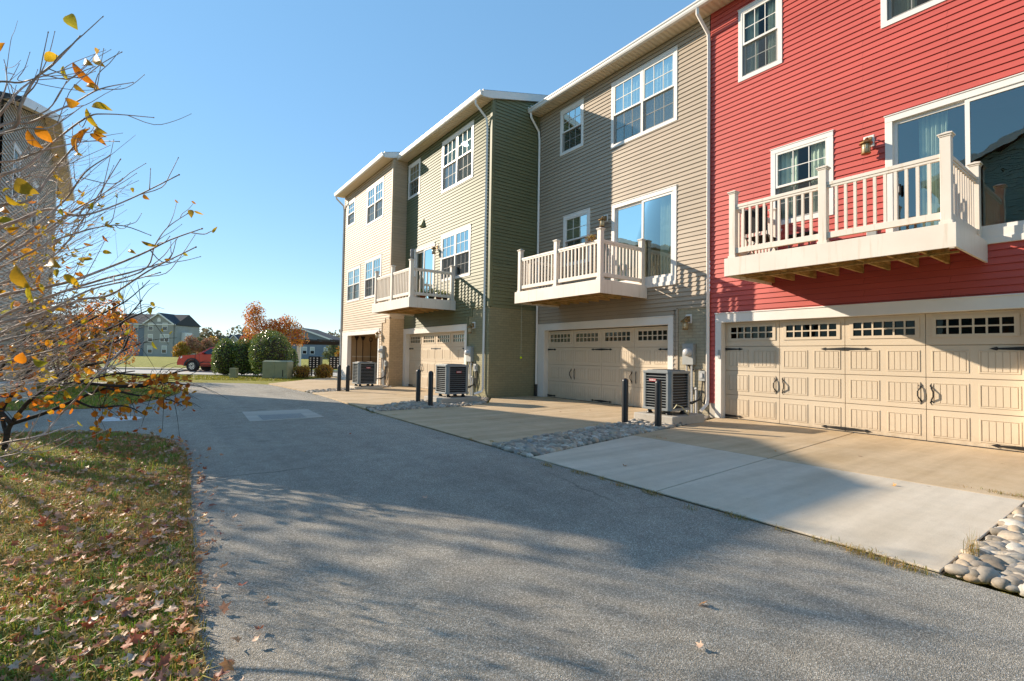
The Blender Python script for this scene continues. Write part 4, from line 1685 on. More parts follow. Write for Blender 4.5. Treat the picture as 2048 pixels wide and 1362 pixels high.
# folded chair and a box on the red balcony
ch = thing('folding_chair', (9.6, 5.0, ZD), 'charcoal folding camp chair behind the rails of the red balcony', 'chair')
mb = MB()
for y in (4.62, 5.05):
    mb.tube([(9.25, y, ZD), (9.8, y, ZD + .62)], .014, 6)
    mb.tube([(9.8, y, ZD), (9.25, y, ZD + .45), (9.2, y, ZD + .95)], .014, 6)
mb.build('frame', M['steel'], ch)
mb = MB()
mb.add([(9.25, 4.62, ZD + .44), (9.75, 4.62, ZD + .40), (9.75, 5.05, ZD + .40), (9.25, 5.05, ZD + .44)], [(0, 1, 2, 3)])
mb.build('seat', M['tarp'], ch)
mb = MB()
mb.box(9.19, 9.22, 4.6, 5.07, ZD + .5, ZD + .96)
mb.build('backrest', M['tarp'], ch, bevel=.01)
ti = thing('side_table', (9.7, 4.1, ZD), 'low dark side table behind the red balcony rails', 'table')
mb = MB()
mb.box(9.45, 9.95, 3.95, 4.4, ZD + .36, ZD + .40)
mb.build('top', M['tarp'], ti, bevel=.01)
for x in (9.5, 9.9):
    for y in (4.0, 4.35):
        mb = MB()
        mb.tube([(x, y, ZD), (x, y, ZD + .36)], .015, 6)
        mb.build('leg', M['black'], ti)
# tools in the garage
for i, (x, lab, hd, nm) in enumerate(((8.45, 'wooden handled garden rake hanging on the garage wall', 'rake', 'garden_rake'), (8.78, 'long dark broom hanging on the garage wall', 'broom', 'broom'), (9.2, 'long shovel with a dark loop handle on the garage wall', 'shovel', 'shovel'))):
    t = thing(nm, (x, 25.2, 1), lab, hd, 'tools hung on the garage wall')
    mb = MB()
    mb.tube([(x, 25.22, .75), (x, 25.22, 2.05)], .018, 6)
    mb.build('handle', M['brown'], t)
    mb = MB()
    if hd == 'shovel':
        mb.tube([(x + .08 * math.cos(a), 25.22, 2.1 + .1 * math.sin(a)) for a in np.linspace(0, 6.28, 13)], .018, 6, False)
        mb.box(x - .08, x + .08, 25.2, 25.24, .5, .8)
    else:
        mb.add([(x - .03, 25.2, 2.05), (x + .03, 25.2, 2.05), (x + .12, 25.2, 2.25), (x - .12, 25.2, 2.25), (x - .03, 25.24, 2.05), (x + .03, 25.24, 2.05), (x + .12, 25.24, 2.25), (x - .12, 25.24, 2.25)],
               [(0, 1, 2, 3), (4, 7, 6, 5), (0, 4, 5, 1), (2, 6, 7, 3), (0, 3, 7, 4), (1, 5, 6, 2)])
    mb.build('head', M['black'], t)
t = thing('wheelbarrow', (9.6, 24.4, 0), 'black wheelbarrow parked inside the open garage', 'wheelbarrow')
mb = MB()
mb.add([(9.0, 24.0, .42), (9.8, 24.0, .5), (9.8, 24.7, .5), (9.0, 24.7, .42), (8.85, 23.9, .85), (10.0, 23.9, .8), (10.0, 24.8, .8), (8.85, 24.8, .85)], [(0, 1, 2, 3), (0, 4, 5, 1), (1, 5, 6, 2), (2, 6, 7, 3), (3, 7, 4, 0)])
mb.build('tray', M['black'], t)
for y in (24.1, 24.6):
    mb = MB()
    mb.tube([(8.9, 24.35, .2), (9.6, y, .42), (10.5, y, .68)], .02, 6)
    mb.build('handle', M['brown'], t)
    mb = MB()
    mb.tube([(9.7, y, .45), (9.85, y, .02)], .02, 6)
    mb.build('leg', M['black'], t)
mb = MB()
mb.tube([(8.9, 24.31, .2), (8.9, 24.39, .2)], .19, 16)
mb.build('wheel', M['tyre'], t)

# ------------------------------------------------------------------ drain, manhole
dr = thing('storm_drain', (2.3, 11.7, 0), 'concrete framed storm drain with an iron grate set in the lane', 'drain')
mb = MB()


def quadslab(mb, p, z0, z1):
    mb.prism(p, z0, z1)


a, b, c, d = (1.66, 12.62), (3.04, 12.5), (2.98, 10.86), (1.56, 10.78)
e, f_, g2, h_ = (1.84, 11.78), (2.72, 11.72), (2.66, 10.92), (1.8, 10.9)
mb.prism([a, b, f_, e], -.03, .006)
mb.prism([b, c, g2, f_], -.03, .0062)
mb.prism([a, e, h_, d], -.03, .0061)
mb.prism([h_, g2, c, d], -.03, .0059)
mb.build('frame', M['curb'], dr)
mb = MB()
for i in range(22):
    t0 = (i + .1) / 22
    t1 = (i + .8) / 22
    L = lambda p, q, t: (p[0] + (q[0] - p[0]) * t, p[1] + (q[1] - p[1]) * t)
    mb.prism([L(h_, g2, t0), L(h_, g2, t1), L(e, f_, t1), L(e, f_, t0)], -.02, .008)
mb.build('grate', M['grate'], dr)
mb = MB()
mb.prism([e, f_, g2, h_], -.2, .002)  # dark slab just under the grate; the pit's shade is its colour
mb.build('dark_pit_fill', M['soil'], dr)
mh = thing('manhole_cover', (-.5, 12.4, 0), 'round manhole cover ringed with white paint in the lane', 'manhole cover')
mb = MB()
mb.lathe((-.5, 12.42, .002), [(.21, 0), (.21, .006), (.34, .006), (.36, 0)], 32)
mb.build('painted_ring', M['whitepaint'], mh)
mb = MB()
mb.lathe((-.5, 12.42, .003), [(.208, 0), (.205, .008), (.0, .0085)], 32)
mb.build('lid', M['silver'], mh)


# ------------------------------------------------------------------ houses beyond
def far_frame(px, depth):
    o = at(px, 705, depth)
    return lambda u, d, z: (o.x + SD.x * u - SN.x * d, o.y + SD.y * u - SN.y * d, z), (o.x, o.y, 0)


def far_window(h, fr, u, z, w=.95, hh=1.5, n=1):
    t = MB(fr)
    t.box(u - w / 2 - .1, u + w / 2 + .1, 0, .06, z - .1, z)
    t.box(u - w / 2 - .1, u + w / 2 + .1, 0, .06, z + hh, z + hh + .14)
    t.box(u - w / 2 - .1, u - w / 2, 0, .06, z, z + hh)
    t.box(u + w / 2, u + w / 2 + .1, 0, .06, z, z + hh)
    t.box(u - w / 2, u + w / 2, 0, .05, z + hh / 2 - .04, z + hh / 2 + .04)
    for i in range(1, n):
        x = u - w / 2 + w * i / n
        t.box(x - .06, x + .06, 0, .06, z, z + hh)
    f = t.build('window', M['white'], h)
    p = MB(fr)
    p.quad((u - w / 2, .02, z), (u + w / 2, .02, z), (u + w / 2, .02, z + hh), (u - w / 2, .02, z + hh))
    p.build('pane', M['carglass'], f)
    c = MB(fr)
    c.quad((u - w / 2, .03, z + hh * .55), (u + w / 2, .03, z + hh * .55), (u + w / 2, .03, z + hh), (u - w / 2, .03, z + hh))
    c.build('blind', M['blind'], f)


def gable_block(h, fr, u0, u1, zb, ze, zp, wall, depth=9, name='wall', over=.35, up=None):
    """block whose gable end looks at the viewer"""
    um = up if up is not None else (u0 + u1) / 2
    m = MB(fr)
    poly = [(u0, zb), (u1, zb), (u1, ze), (um, zp), (u0, ze)]
    m.add([(u, 0, z) for u, z in poly] + [(u, -depth, z) for u, z in poly], [(0, 1, 2, 3, 4), (9, 8, 7, 6, 5)] + [(i, (i + 1) % 5, 5 + (i + 1) % 5, 5 + i) for i in (0, 1, 4)])
    w = m.build(name, wall, h)
    r = MB(fr)
    sl = (zp - ze) / (u1 - um)
    sl0 = (zp - ze) / (um - u0)
    pr = [(u0 - over, ze - over * sl0), (um, zp), (u1 + over, ze - over * sl), (u1 + over, ze - over * sl + .25), (um, zp + .27), (u0 - over, ze - over * sl0 + .25)]
    r.add([(u, .35, z) for u, z in pr] + [(u, -depth - .3, z) for u, z in pr], [(0, 1, 4, 5), (1, 2, 3, 4), (7, 6, 11, 10), (8, 7, 10, 9)] + [(i, (i + 1) % 6, 6 + (i + 1) % 6, 6 + i) for i in range(6)])
    r.build('roof', M['roof'], h)
    t = MB(fr)
    for a, b in (((u0 - over, ze - over * sl0), (um, zp)), ((um, zp), (u1 + over, ze - over * sl))):
        t.add([(a[0], .39, a[1] + .28), (b[0], .39, b[1] + .28), (b[0], .39, b[1] - .06), (a[0], .39, a[1] - .06), (a[0], .3, a[1] + .28), (b[0], .3, b[1] + .28), (b[0], .3, b[1] - .06), (a[0], .3, a[1] - .06)],
              [(0, 1, 2, 3), (7, 6, 5, 4), (0, 4, 5, 1), (3, 2, 6, 7)])
    t.build('rake_trim', M['white'], h)
    return w


def eave_block(h, fr, u0, u1, zb, ze, zr, wall, depth=9, set_=.0, name='wall'):
    """block whose eave runs across the view"""
    m = MB(fr)
    m.box(u0, u1, -depth, -set_, zb, ze)
    m.build(name, wall, h)
    r = MB(fr)
    pr = [(.4 - set_, ze - .1), (-depth / 2, zr), (-depth - .4, ze - .1)]
    r.add([(u0 - .3, d, z) for d, z in pr] + [(u1 + .3, d, z) for d, z in pr] + [(u0 - .3, -depth / 2, zr - .5), (u1 + .3, -depth / 2, zr - .5)], [(0, 1, 4, 3), (1, 2, 5, 4), (0, 2, 1), (3, 4, 5), (0, 3, 5, 2)])
    r.build('roof', M['roof'], h)
    t = MB(fr)
    t.box(u0 - .3, u1 + .3, .38 - set_, .46 - set_, ze - .2, ze + .02)
    t.build('eave_trim', M['white'], h)


G4 = 'houses beyond the far lawn'
fr, o = far_frame(285, 112)
h = thing('town_house', o, 'grey three storey house with a front gable beyond the far lawn', 'house', G4)
gable_block(h, fr, .2, 6.8, -.1, 7.4, 9.7, M['grey'], 6)
eave_block(h, fr, .2, 7.05, -.1, 7.35, 9.9, M['grey'], 9, .3, 'rear_block')
for z in (.8, 3.4, 6.0):
    far_window(h, fr, 1.65, z)
    far_window(h, fr, 4.9, z, 1.9 if z == 3.4 else .95, 1.55, 2 if z == 3.4 else 1)
v_ = MB(fr)
v_.add([(3.5 + .4 * math.cos(a), .05, 8.3 + .55 * math.sin(a)) for a in np.linspace(0, math.pi, 9)] + [(3.1, .05, 7.9), (3.9, .05, 7.9)], [(0, 1, 2, 3, 4, 5, 6, 7, 8, 9, 10)])
v_.build('arched_vent', M['white'], h)
b_ = MB(fr)
b_.box(7.0, 7.9, -5, -2.5, 3, 5.6)
b_.build('bay', M['white'], h)
fr, o = far_frame(200, 117)
h = thing('town_house', o, 'blue three storey house joined to the left of the grey gabled one', 'house', G4)
eave_block(h, fr, -1, 10.2, -.1, 7.6, 10.3, M['blue'], 9)
for u in (1, 4, 8.3):
    for z in (.8, 3.4, 6.0):
        far_window(h, fr, u, z)
fr, o = far_frame(105, 120)
h = thing('town_house', o, 'grey house mostly hidden behind the rusty shrubs', 'house', G4)
eave_block(h, fr, -6, 10.2, -.1, 7.4, 10.1, M['grey'], 9)
for u in (-3, 1, 4, 8.3):
    for z in (.8, 3.4, 6.0):
        far_window(h, fr, u, z)
fr, o = far_frame(372, 190)
h = thing('town_house', o, 'low distant house with dark roofs behind the small pink trees', 'house', G4)
gable_block(h, fr, -4, 3, 0, 2.6, 6.0, M['grey'], 9)
eave_block(h, fr, 1, 13, 0, 3.4, 6.3, M['grey'], 9, 2, 'wing_wall')
far_window(h, fr, -.5, 1)
fr, o = far_frame(466, 170)
h = thing('town_house', o, 'distant house with two dark gabled roofs left of the red tree', 'house', G4)
gable_block(h, fr, -2, 2.5, 0, 4.6, 7.0, M['grey'], 8)
eave_block(h, fr, -3.5, 8, 0, 4.4, 7.4, M['grey'], 9, 2, 'wing_wall')
far_window(h, fr, 0, 2.2)
fr, o = far_frame(598, 113)
h = thing('town_house', o, 'slate blue gabled house seen through the pergola', 'house', G4)
gable_block(h, fr, -8, 9.6, -.1, 3.6, 6.9, M['blue'], 10, up=0)
for u in (1.3, 3.05, 6.2):
    far_window(h, fr, u, 1.15, .85, 1.45)
far_window(h, fr, .4, 4.6, .8, 1.2)

# the house on the left whose gable end looks onto the lane
lh = thing('side_house', (-3.4, 23, 0), 'grey sided house behind the bare branches, its gable toward the lane', 'house')
fl = face_right(-3.4)
ZL = lambda y: 9.62 - (23.9 - y) * .30 if y < 23.9 else 9.62 - (y - 23.9) * .43
mb = MB(fl)
lholes = [window(lh, fl, 19.5, 20.4, 5.6, 7.2, 1, 'none'), window(lh, fl, 22.3, 23.2, 5.3, 6.9, 1, 'none'), window(lh, fl, 24.8, 25.6, 4.2, 5.7, 1, 'none')]
siding(mb, 18.3, 26.7, 0, 9.6, lholes, ulim=lambda z: (max(18.3, 23.9 - (9.55 - z) / .30), min(26.7, 23.9 + (9.55 - z) / .43)))
mb.build('siding', M['stone_vinyl'], lh, fix=False)
mb = MB()
pr = [(17.8, ZL(17.8)), (23.9, 9.62), (28.2, ZL(28.2)), (28.2, ZL(28.2) + .14), (23.9, 9.78), (17.8, ZL(17.8) + .14)]
mb.add([(-2.98, y, z) for y, z in pr] + [(-6.6, y, z) for y, z in pr], [(0, 1, 4, 5), (1, 2, 3, 4), (7, 6, 11, 10), (8, 7, 10, 9)] + [(i, (i + 1) % 6, 6 + (i + 1) % 6, 6 + i) for i in range(6)])
mb.build('roof', M['roof'], lh)
mb = MB()
for (a, b) in ((17.8, 23.9), (23.9, 28.2)):
    vs = [(a, ZL(a) + .17), (b, ZL(b) + .17), (b, ZL(b) - .08), (a, ZL(a) - .08)]
    mb.add([(-2.95, y, z) for y, z in vs] + [(-2.985, y, z) for y, z in vs], [(0, 1, 2, 3), (7, 6, 5, 4), (0, 4, 5, 1), (3, 2, 6, 7), (1, 5, 6, 2), (0, 3, 7, 4)])
mb.build('rake_board', M['white'], lh)
mb = MB()
for (a, b) in ((17.8, 23.9), (23.9, 28.2)):
    mb.add([(-2.99, a, ZL(a) - .03), (-2.99, b, ZL(b) - .03), (-3.4, b, ZL(b) - .03), (-3.4, a, ZL(a) - .03)], [(0, 1, 2, 3)])
mb.build('soffit', M['soffit'], lh)
mb = MB()
mb.box(-6.4, -3.45, 26.6, 26.7, 0, ZL(26.7) - .05)
mb.box(-6.4, -3.45, 18.3, 18.4, 0, ZL(18.3) - .05)
mb.box(-6.4, -6.3, 18.4, 26.6, 0, 7.7)  # unseen back set far forward so that sun passes behind it
mb.add([(-3.5, 18.4, 7.6), (-3.5, 26.6, 7.6), (-6.3, 26.6, 7.6), (-6.3, 18.4, 7.6)], [(0, 1, 2, 3)])
mb.build('rear_wall', M['grey'], lh)
corner_board(lh, M['white'], -3.42, -3.34, 26.62, 26.74, 0, ZL(26.7) - .04)
# the house across the lane that the glass doors mirror
oh = thing('side_house', (-4.8, -2, 0), 'dark green gabled house across the lane, mirrored in the glass door', 'house')
fo = face_right(-4.8)
ZO = lambda y: 11.6 - abs(y + 1) * .38
mb = MB(fo)
siding(mb, -8, 6, 0, 11.6, [], ulim=lambda z: (max(-8, -1 - (11.5 - z) / .38), min(6, -1 + (11.5 - z) / .38)))
mb.build('siding', M['greenback'], oh, fix=False)
mb = MB()
pr = [(-8.5, ZO(-8.5)), (-1, 11.6), (6.5, ZO(6.5)), (6.5, ZO(6.5) + .14), (-1, 11.76), (-8.5, ZO(-8.5) + .14)]
mb.add([(-4.4, y, z) for y, z in pr] + [(-14, y, z) for y, z in pr], [(0, 1, 4, 5), (1, 2, 3, 4), (7, 6, 11, 10), (8, 7, 10, 9)] + [(i, (i + 1) % 6, 6 + (i + 1) % 6, 6 + i) for i in range(6)])
mb.build('roof', M['roof'], oh)
mb = MB()
for (a, b) in ((-8.5, -1), (-1, 6.5)):
    vs = [(a, ZO(a) + .17), (b, ZO(b) + .17), (b, ZO(b) - .12), (a, ZO(a) - .12)]
    mb.add([(-4.36, y, z) for y, z in vs] + [(-4.395, y, z) for y, z in vs], [(0, 1, 2, 3), (7, 6, 5, 4), (0, 4, 5, 1), (3, 2, 6, 7)])
mb.build('rake_board', M['white'], oh)
mb = MB()
mb.box(-14, -4.85, 5.9, 6, 0, 8.8)
mb.box(-14, -4.85, -8, -7.9, 0, 8.8)
mb.build('rear_wall', M['greenback'], oh)


# ------------------------------------------------------------------ plants beyond
def lump_noise(d, seed, k=3.0):
    r = np.random.default_rng(seed)
    s = np.zeros(len(d))
    for i in range(5):
        w = r.normal(size=3) * k
        s += np.sin(d @ w + r.random() * 6.28)
    return s / 5


def shrub(name, c, rad, n, size, m, label, cat='shrub', group=None, rough=.12, core=.78, seed=1, stems=True):
    t = thing(name, (c[0], c[1], 0), label, cat, group)
    rng = np.random.default_rng(seed)
    d = rng.normal(size=(n, 3))
    d /= np.linalg.norm(d, axis=1)[:, None]
    keep = d[:, 2] > -.75
    d = d[keep]
    k = 1 + rough * 2 * lump_noise(d, seed)
    rr = k * (1 - .22 * rng.random(len(d)) ** 2 + .05 * rng.random(len(d)))
    p = d * np.array(rad) * rr[:, None] + np.array([c[0], c[1], c[2]])
    p = p[p[:, 2] > .03]
    v, f = leaf_cards(p, size, rng)
    fast_mesh('leaves', v, f, m, t)
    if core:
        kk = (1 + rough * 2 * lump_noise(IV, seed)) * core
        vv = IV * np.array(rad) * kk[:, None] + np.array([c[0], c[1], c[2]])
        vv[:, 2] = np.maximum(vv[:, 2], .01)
        fast_mesh('dark_core', vv, IF, M['darkbark'], t)  # added solid core; the shaded inside is put into its dark colour
    if stems:
        mb = MB()
        for i in range(4):
            a = i * 1.6 + seed
            mb.tube([(c[0] + .08 * math.cos(a), c[1] + .08 * math.sin(a), -.04), (c[0] + rad[0] * .4 * math.cos(a), c[1] + rad[1] * .4 * math.sin(a), c[2] * .8)], .025, 6)
        mb.build('stem', M['darkbark'], t)
    return t


def px_ground(px, depth):
    o = at(px, 705, depth)
    return o.x, o.y


G5 = 'clipped hollies by the utility box'
for i, (px, dp, r, hh, lb) in enumerate(((452, 28.5, .75, 2.05, 'rounded holly beside the red pickup, leftmost of the clipped four'),
                                         (487, 28.6, .62, 2.1, 'narrow holly in the gap between the two larger ones'),
                                         (512, 28.9, .62, 2.15, 'holly mostly hidden behind the tallest dome shaped one'),
                                         (541, 27.4, 1.08, 2.52, 'tallest dome shaped holly behind the green utility box'))):
    x, y = px_ground(px, dp)
    shrub('holly_bush', (x, y, hh * .46), (r, r, hh * .54), 6500 if r > 1 else 4200, .085, M['holly'], lb, 'bush', G5, .07, .84, 20 + i)
x, y = px_ground(583, 34)
shrub('evergreen_shrub', (x, y, .8), (.42, .42, .9), 1600, .1, M['holly'], 'dark evergreen shrub just left of the white pergola column', 'shrub', None, .1, .8, 31)
G6 = 'golden shrubs by the mailboxes'
x, y = px_ground(605, 26.6)
shrub('golden_shrub', (x, y, .3), (.42, .42, .36), 1400, .075, M['gold'], 'small golden shrub right of the green utility box', 'shrub', G6, .12, .7, 33)
x, y = px_ground(648, 26.6)
shrub('golden_shrub', (x, y, .36), (.46, .46, .40), 1800, .075, M['gold'], 'larger amber shrub between the two black mailbox units', 'shrub', G6, .08, .8, 34)
G7 = 'rusty shrubs behind the bare branches'
for i, (px, dp, r, z, m, lb) in enumerate(((-15, 15.5, 1.3, 1.6, 'rust', 'rust and green shrub at the very left under the grey house'), (62, 17, 1.15, 1.5, 'rust', 'rust leaved shrub against the grey house wall'),
                                           (128, 19, 1.05, 1.55, 'rust', 'rust leaved shrub in front of the grey house corner'), (205, 22.5, 1.15, 2.0, 'orange', 'reddish shrub in front of the blue town house'))):
    x, y = px_ground(px, dp)
    shrub('rusty_shrub', (x, y, z), (r, r, 1.45), 4200, .085, M[m], lb, 'shrub', G7, .25, 0, 40 + i)


def crown_tree(name, base, clumps, n, size, m, label, trunk_h, tr=.07, group=None, bark='bark', seed=3, cat='tree', aspect=.7):
    """trunk and limbs to each clump; clumps are (dx, dy, z, r)"""
    t = thing(name, (base[0], base[1], 0), label, cat, group)
    rng = np.random.default_rng(seed)
    mb = MB()
    bx, by = base
    mb.tube([(bx, by, -.05), (bx + .02, by, trunk_h * .5), (bx, by + .02, trunk_h)], [tr * 1.25, tr, tr * .8], 8)
    P = []
    tot = sum(c[3] ** 2 for c in clumps)
    for dx, dy, z, r in clumps:
        q = Vector((bx + dx, by + dy, z))
        mid = Vector((bx + dx * .45, by + dy * .45, trunk_h + (z - trunk_h) * .55))
        mb.tube([(bx, by, trunk_h * .9), mid, q, q + Vector((dx * .15, dy * .15, r * .6))], [tr * .6, tr * .4, tr * .2, tr * .08], 6)
        k = int(n * r * r / tot)
        for j in range(max(3, int(r * 9))):
            dv = Vector(rng.normal(size=3))
            dv.normalize()
            mb.tube([q, q + dv * r * .5 + Vector((0, 0, r * .1)), q + dv * r * (.9 + .2 * rng.random())], [tr * .18, tr * .1, tr * .04], 4, False)
        d = rng.normal(size=(k, 3))
        d /= np.linalg.norm(d, axis=1)[:, None]
        rad = r * (rng.random(k) ** .45) * (1 + .3 * lump_noise(d, seed + int(z * 10)))
        P.append(d * rad[:, None] * np.array([1, 1, .9]) + np.array(q[:]))
    mb.build('trunk', M[bark], t, smooth=True)
    v, f = diamond_cards(np.concatenate(P), size, rng, aspect)
    fast_mesh('crown', v, f, M[m], t)
    return t


x, y = px_ground(540, 42)
k = 42 / 985
crown_tree('maple_tree', (x, y), [((508 - 540) * k * .81, (508 - 540) * -k * .59, 5.0, .75), (-1.2, .85, 4.3, 1.0), (-1.0, .7, 3.3, 1.2), (-.3, .2, 2.7, 1.2), (.5, -.3, 3.2, 1.1), (1.05, -.7, 3.9, .9), (1.5, -1.1, 3.3, .9), (2.0, -1.4, 2.6, .8), (-1.4, 1, 2.3, .9), (.8, -.5, 2.2, 1), (.2, 0, 3.6, .8)], 8500, .13, 'maple', 'red and orange maple standing behind the clipped hollies', 1.3, .09, None, 'darkbark', 51)
G8 = 'small autumn trees far off'
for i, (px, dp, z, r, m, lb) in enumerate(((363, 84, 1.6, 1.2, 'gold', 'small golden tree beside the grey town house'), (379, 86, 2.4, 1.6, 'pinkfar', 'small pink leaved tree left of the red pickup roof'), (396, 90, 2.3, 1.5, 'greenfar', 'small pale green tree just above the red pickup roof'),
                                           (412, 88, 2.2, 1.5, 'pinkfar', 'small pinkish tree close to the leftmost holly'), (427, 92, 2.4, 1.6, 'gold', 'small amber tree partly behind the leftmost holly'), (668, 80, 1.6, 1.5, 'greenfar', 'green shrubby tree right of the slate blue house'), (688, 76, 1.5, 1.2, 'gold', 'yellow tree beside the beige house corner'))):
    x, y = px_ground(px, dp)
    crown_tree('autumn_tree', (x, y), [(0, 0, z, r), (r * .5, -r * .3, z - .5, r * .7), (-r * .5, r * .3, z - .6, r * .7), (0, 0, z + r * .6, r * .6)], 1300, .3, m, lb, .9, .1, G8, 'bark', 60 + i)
rng = np.random.default_rng(5)
V, F = [], []
for i in range(42):
    px = rng.uniform(-200, 760)
    x, y = px_ground(px, rng.uniform(230, 300))
    r = rng.uniform(4, 7.5)
    n_ = 260
    d = rng.normal(size=(n_, 3))
    d /= np.linalg.norm(d, axis=1)[:, None]
    p = d * r * (rng.random(n_) ** .4)[:, None] * [1, 1, .8] + [x, y, r * .75 + rng.uniform(-1.5, 4.5)]
    v, f = diamond_cards(p, 1.5, rng, .8)
    F.append(f + sum(len(q) for q in V))
    V.append(v)
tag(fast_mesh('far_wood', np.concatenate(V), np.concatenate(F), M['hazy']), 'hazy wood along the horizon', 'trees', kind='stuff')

# ------------------------------------------------------------------ utility boxes, mailboxes, pergola
fr, o = far_frame(551, 25.7)
ub = thing('utility_box', o, 'sage green two door transformer box on the grass by the hollies', 'utility box')
mb = MB(fr)
mb.box(-.66, .64, -.7, 0, -.03, .86)
mb.add([(-.68, -.72, .86), (.66, -.72, .86), (.66, .02, .86), (-.68, .02, .86), (-.6, -.66, .93), (.58, -.66, .93), (.58, -.1, .93), (-.6, -.1, .93)], [(0, 1, 5, 4), (1, 2, 6, 5), (2, 3, 7, 6), (3, 0, 4, 7), (4, 5, 6, 7), (3, 2, 1, 0)])
mb.build('cabinet', M['utility'], ub, bevel=.01)
for a, b in ((-.64, -.035), (-.02, .62)):
    mb = MB(fr)
    mb.box(a, b, 0, .015, .03, .83)
    mb.build('door', M['utility'], ub, bevel=.004)
mb = MB(fr)
mb.box(.40, .43, .015, .04, .1, .45)
mb.build('hasp', M['black'], ub)
fr, o = far_frame(466.5, 25.6)
mb = MB(fr)
mb.box(-.17, .17, -.25, 0, -.03, .46)
mb.box(-.18, .18, -.26, .01, .46, .5)
tag(mb.build('cable_box', M['utility'], None, bevel=.01), 'small sage green cable box left of the transformer box', 'utility box')
G9 = 'black mailbox units'
for i, (px, dp, lb) in enumerate(((629, 29, 'black mailbox unit behind the golden shrubs, left of the pair'), (670, 29.5, 'black mailbox unit close to the beige house corner'))):
    fr, o = far_frame(px, dp)
    t = thing('mailbox_unit', o, lb, 'mailbox', G9)
    mb = MB(fr)
    mb.box(-.34, .34, -.4, 0, .42, 1.16)
    mb.build('cabinet', M['black'], t, bevel=.01)
    mb = MB(fr)
    for c in range(3):
        for r_ in range(5):
            mb.box(-.26 + c * .2, -.18 + c * .2, 0, .006, .52 + r_ * .125, .58 + r_ * .125)
    mb.build('door_tags', M['white'], t)
    for u in (-.22, .22):
        mb = MB(fr)
        mb.box(u - .04, u + .04, -.25, -.15, -.05, .42)
        mb.build('leg', M['black'], t)
fr, o = far_frame(598, 45)
t = thing('pergola', o, 'dark timber pergola on white columns seen behind the golden shrubs', 'pergola')
for u in (-3.6, 0, 4.6):
    mb = MB(fr)
    mb.box(u - .15, u + .15, -.15, .15, -.05, 2.15)
    mb.box(u - .19, u + .19, -.19, .19, -.05, .15)
    mb.box(u - .19, u + .19, -.19, .19, 2.05, 2.15)
    mb.build('column', M['white'], t)
for d in (.1, -2.4):
    mb = MB(fr)
    mb.box(-4.2, 5.6, d - .06, d + .06, 2.15, 2.42)
    mb.build('beam', M['brown'], t)
for i in range(9):
    u = -3.9 + i * .85 * 1.35
    mb = MB(fr)
    mb.add([(u - .04, .55, 2.45), (u + .04, .55, 2.45), (u + .04, -2.9, 2.45), (u - .04, -2.9, 2.45), (u - .04, .4, 2.62), (u + .04, .4, 2.62), (u + .04, -2.8, 2.62), (u - .04, -2.8, 2.62)], [(0, 1, 2, 3), (4, 7, 6, 5), (0, 4, 5, 1), (1, 5, 6, 2), (2, 6, 7, 3), (3, 7, 4, 0)])
    mb.build('rafter', M['brown'], t)
# low silver box with white lettering, half hidden on the left lawn
t = thing('silver_box', (-2.9, 17.2, 0), 'low silver box with worn white lettering on the island lawn', 'box')
mb = MB()
mb.box(-3.6, -2.45, 17.2, 17.9, .0, .5)
mb.build('body', M['silver'], t, bevel=.05)
mb = MB()
for i in range(6):
    mb.box(-2.95 + i * .062, -2.905 + i * .062, 17.19, 17.2, .3, .37)
mb.build('lettering', M['white'], t)
mb = MB()
mb.box(-3.4, -2.7, 17.185, 17.2, .14, .2)
mb.build('red_stripe', M['redlabel'], t)

# ------------------------------------------------------------------ red pickup
KT = .93
to = at(354, 705, 33)
fr = lambda u, d, z: (to.x + KT * (SD.x * u - SN.x * d), to.y + KT * (SD.y * u - SN.y * d), KT * z - .02)
tk = thing('pickup_truck', (to.x, to.y, 0), 'red pickup truck parked on the street, half hidden by the hollies', 'pickup truck')


def arch(uc, r, n=9, zc=.40):
    return [(uc - r * math.cos(math.pi * i / n), zc + r * math.sin(math.pi * i / n)) for i in range(n + 1)]


def side_poly(mb, poly, d0, d1, inset=0):
    n = len(poly)
    tris = tessellate_polygon([[Vector((u, z, 0)) for u, z in poly]])
    mb.add([(u, d0, z) for u, z in poly] + [(u, d1, z) for u, z in poly], [tuple(i + n for i in t) for t in tris] + [tuple(reversed(t)) for t in tris] + [(i, (i + 1) % n, n + (i + 1) % n, n + i) for i in range(n)])


mb = MB(fr)
lower = [(.12, .52), (.02, .62), (.05, .80), (.16, 1.06), (.45, 1.16), (1.5, 1.24), (4.05, 1.26), (5.5, 1.28), (5.52, .6), (5.35, .52)] + list(reversed(arch(4.45, .5))) + list(reversed(arch(1.1, .5)))
side_poly(mb, lower, -1.86, 0)
mb.build('body', M['truckred'], tk, bevel=.03)
mb = MB(fr)
gh = [(1.42, 1.23), (2.25, 1.74), (2.5, 1.79), (3.6, 1.79), (3.85, 1.72), (4.05, 1.25)]
n = len(gh)
mb.add([(u, -.04 - (z - 1.2) * .25, z) for u, z in gh] + [(u, -1.82 + (z - 1.2) * .25, z) for u, z in gh], [tuple(range(n)), tuple(range(2 * n - 1, n - 1, -1))] + [(i, (i + 1) % n, n + (i + 1) % n, n + i) for i in range(n)])
mb.build('cab', M['truckred'], tk, bevel=.02)
for wn_ in ([(1.72, 1.27), (2.32, 1.68), (2.78, 1.71), (2.78, 1.27)], [(2.9, 1.27), (2.9, 1.71), (3.5, 1.7), (3.72, 1.6), (3.84, 1.27)]):
    mb = MB(fr)
    n = len(wn_)
    mb.add([(u, -.025 - (z - 1.2) * .25, z) for u, z in wn_], [tuple(range(n))])
    mb.build('side_window', M['carglass'], tk)
mb = MB(fr)
mb.add([(1.47, -.2, 1.28), (2.2, -.3, 1.72), (2.2, -1.55, 1.72), (1.47, -1.66, 1.28)], [(0, 1, 2, 3)])
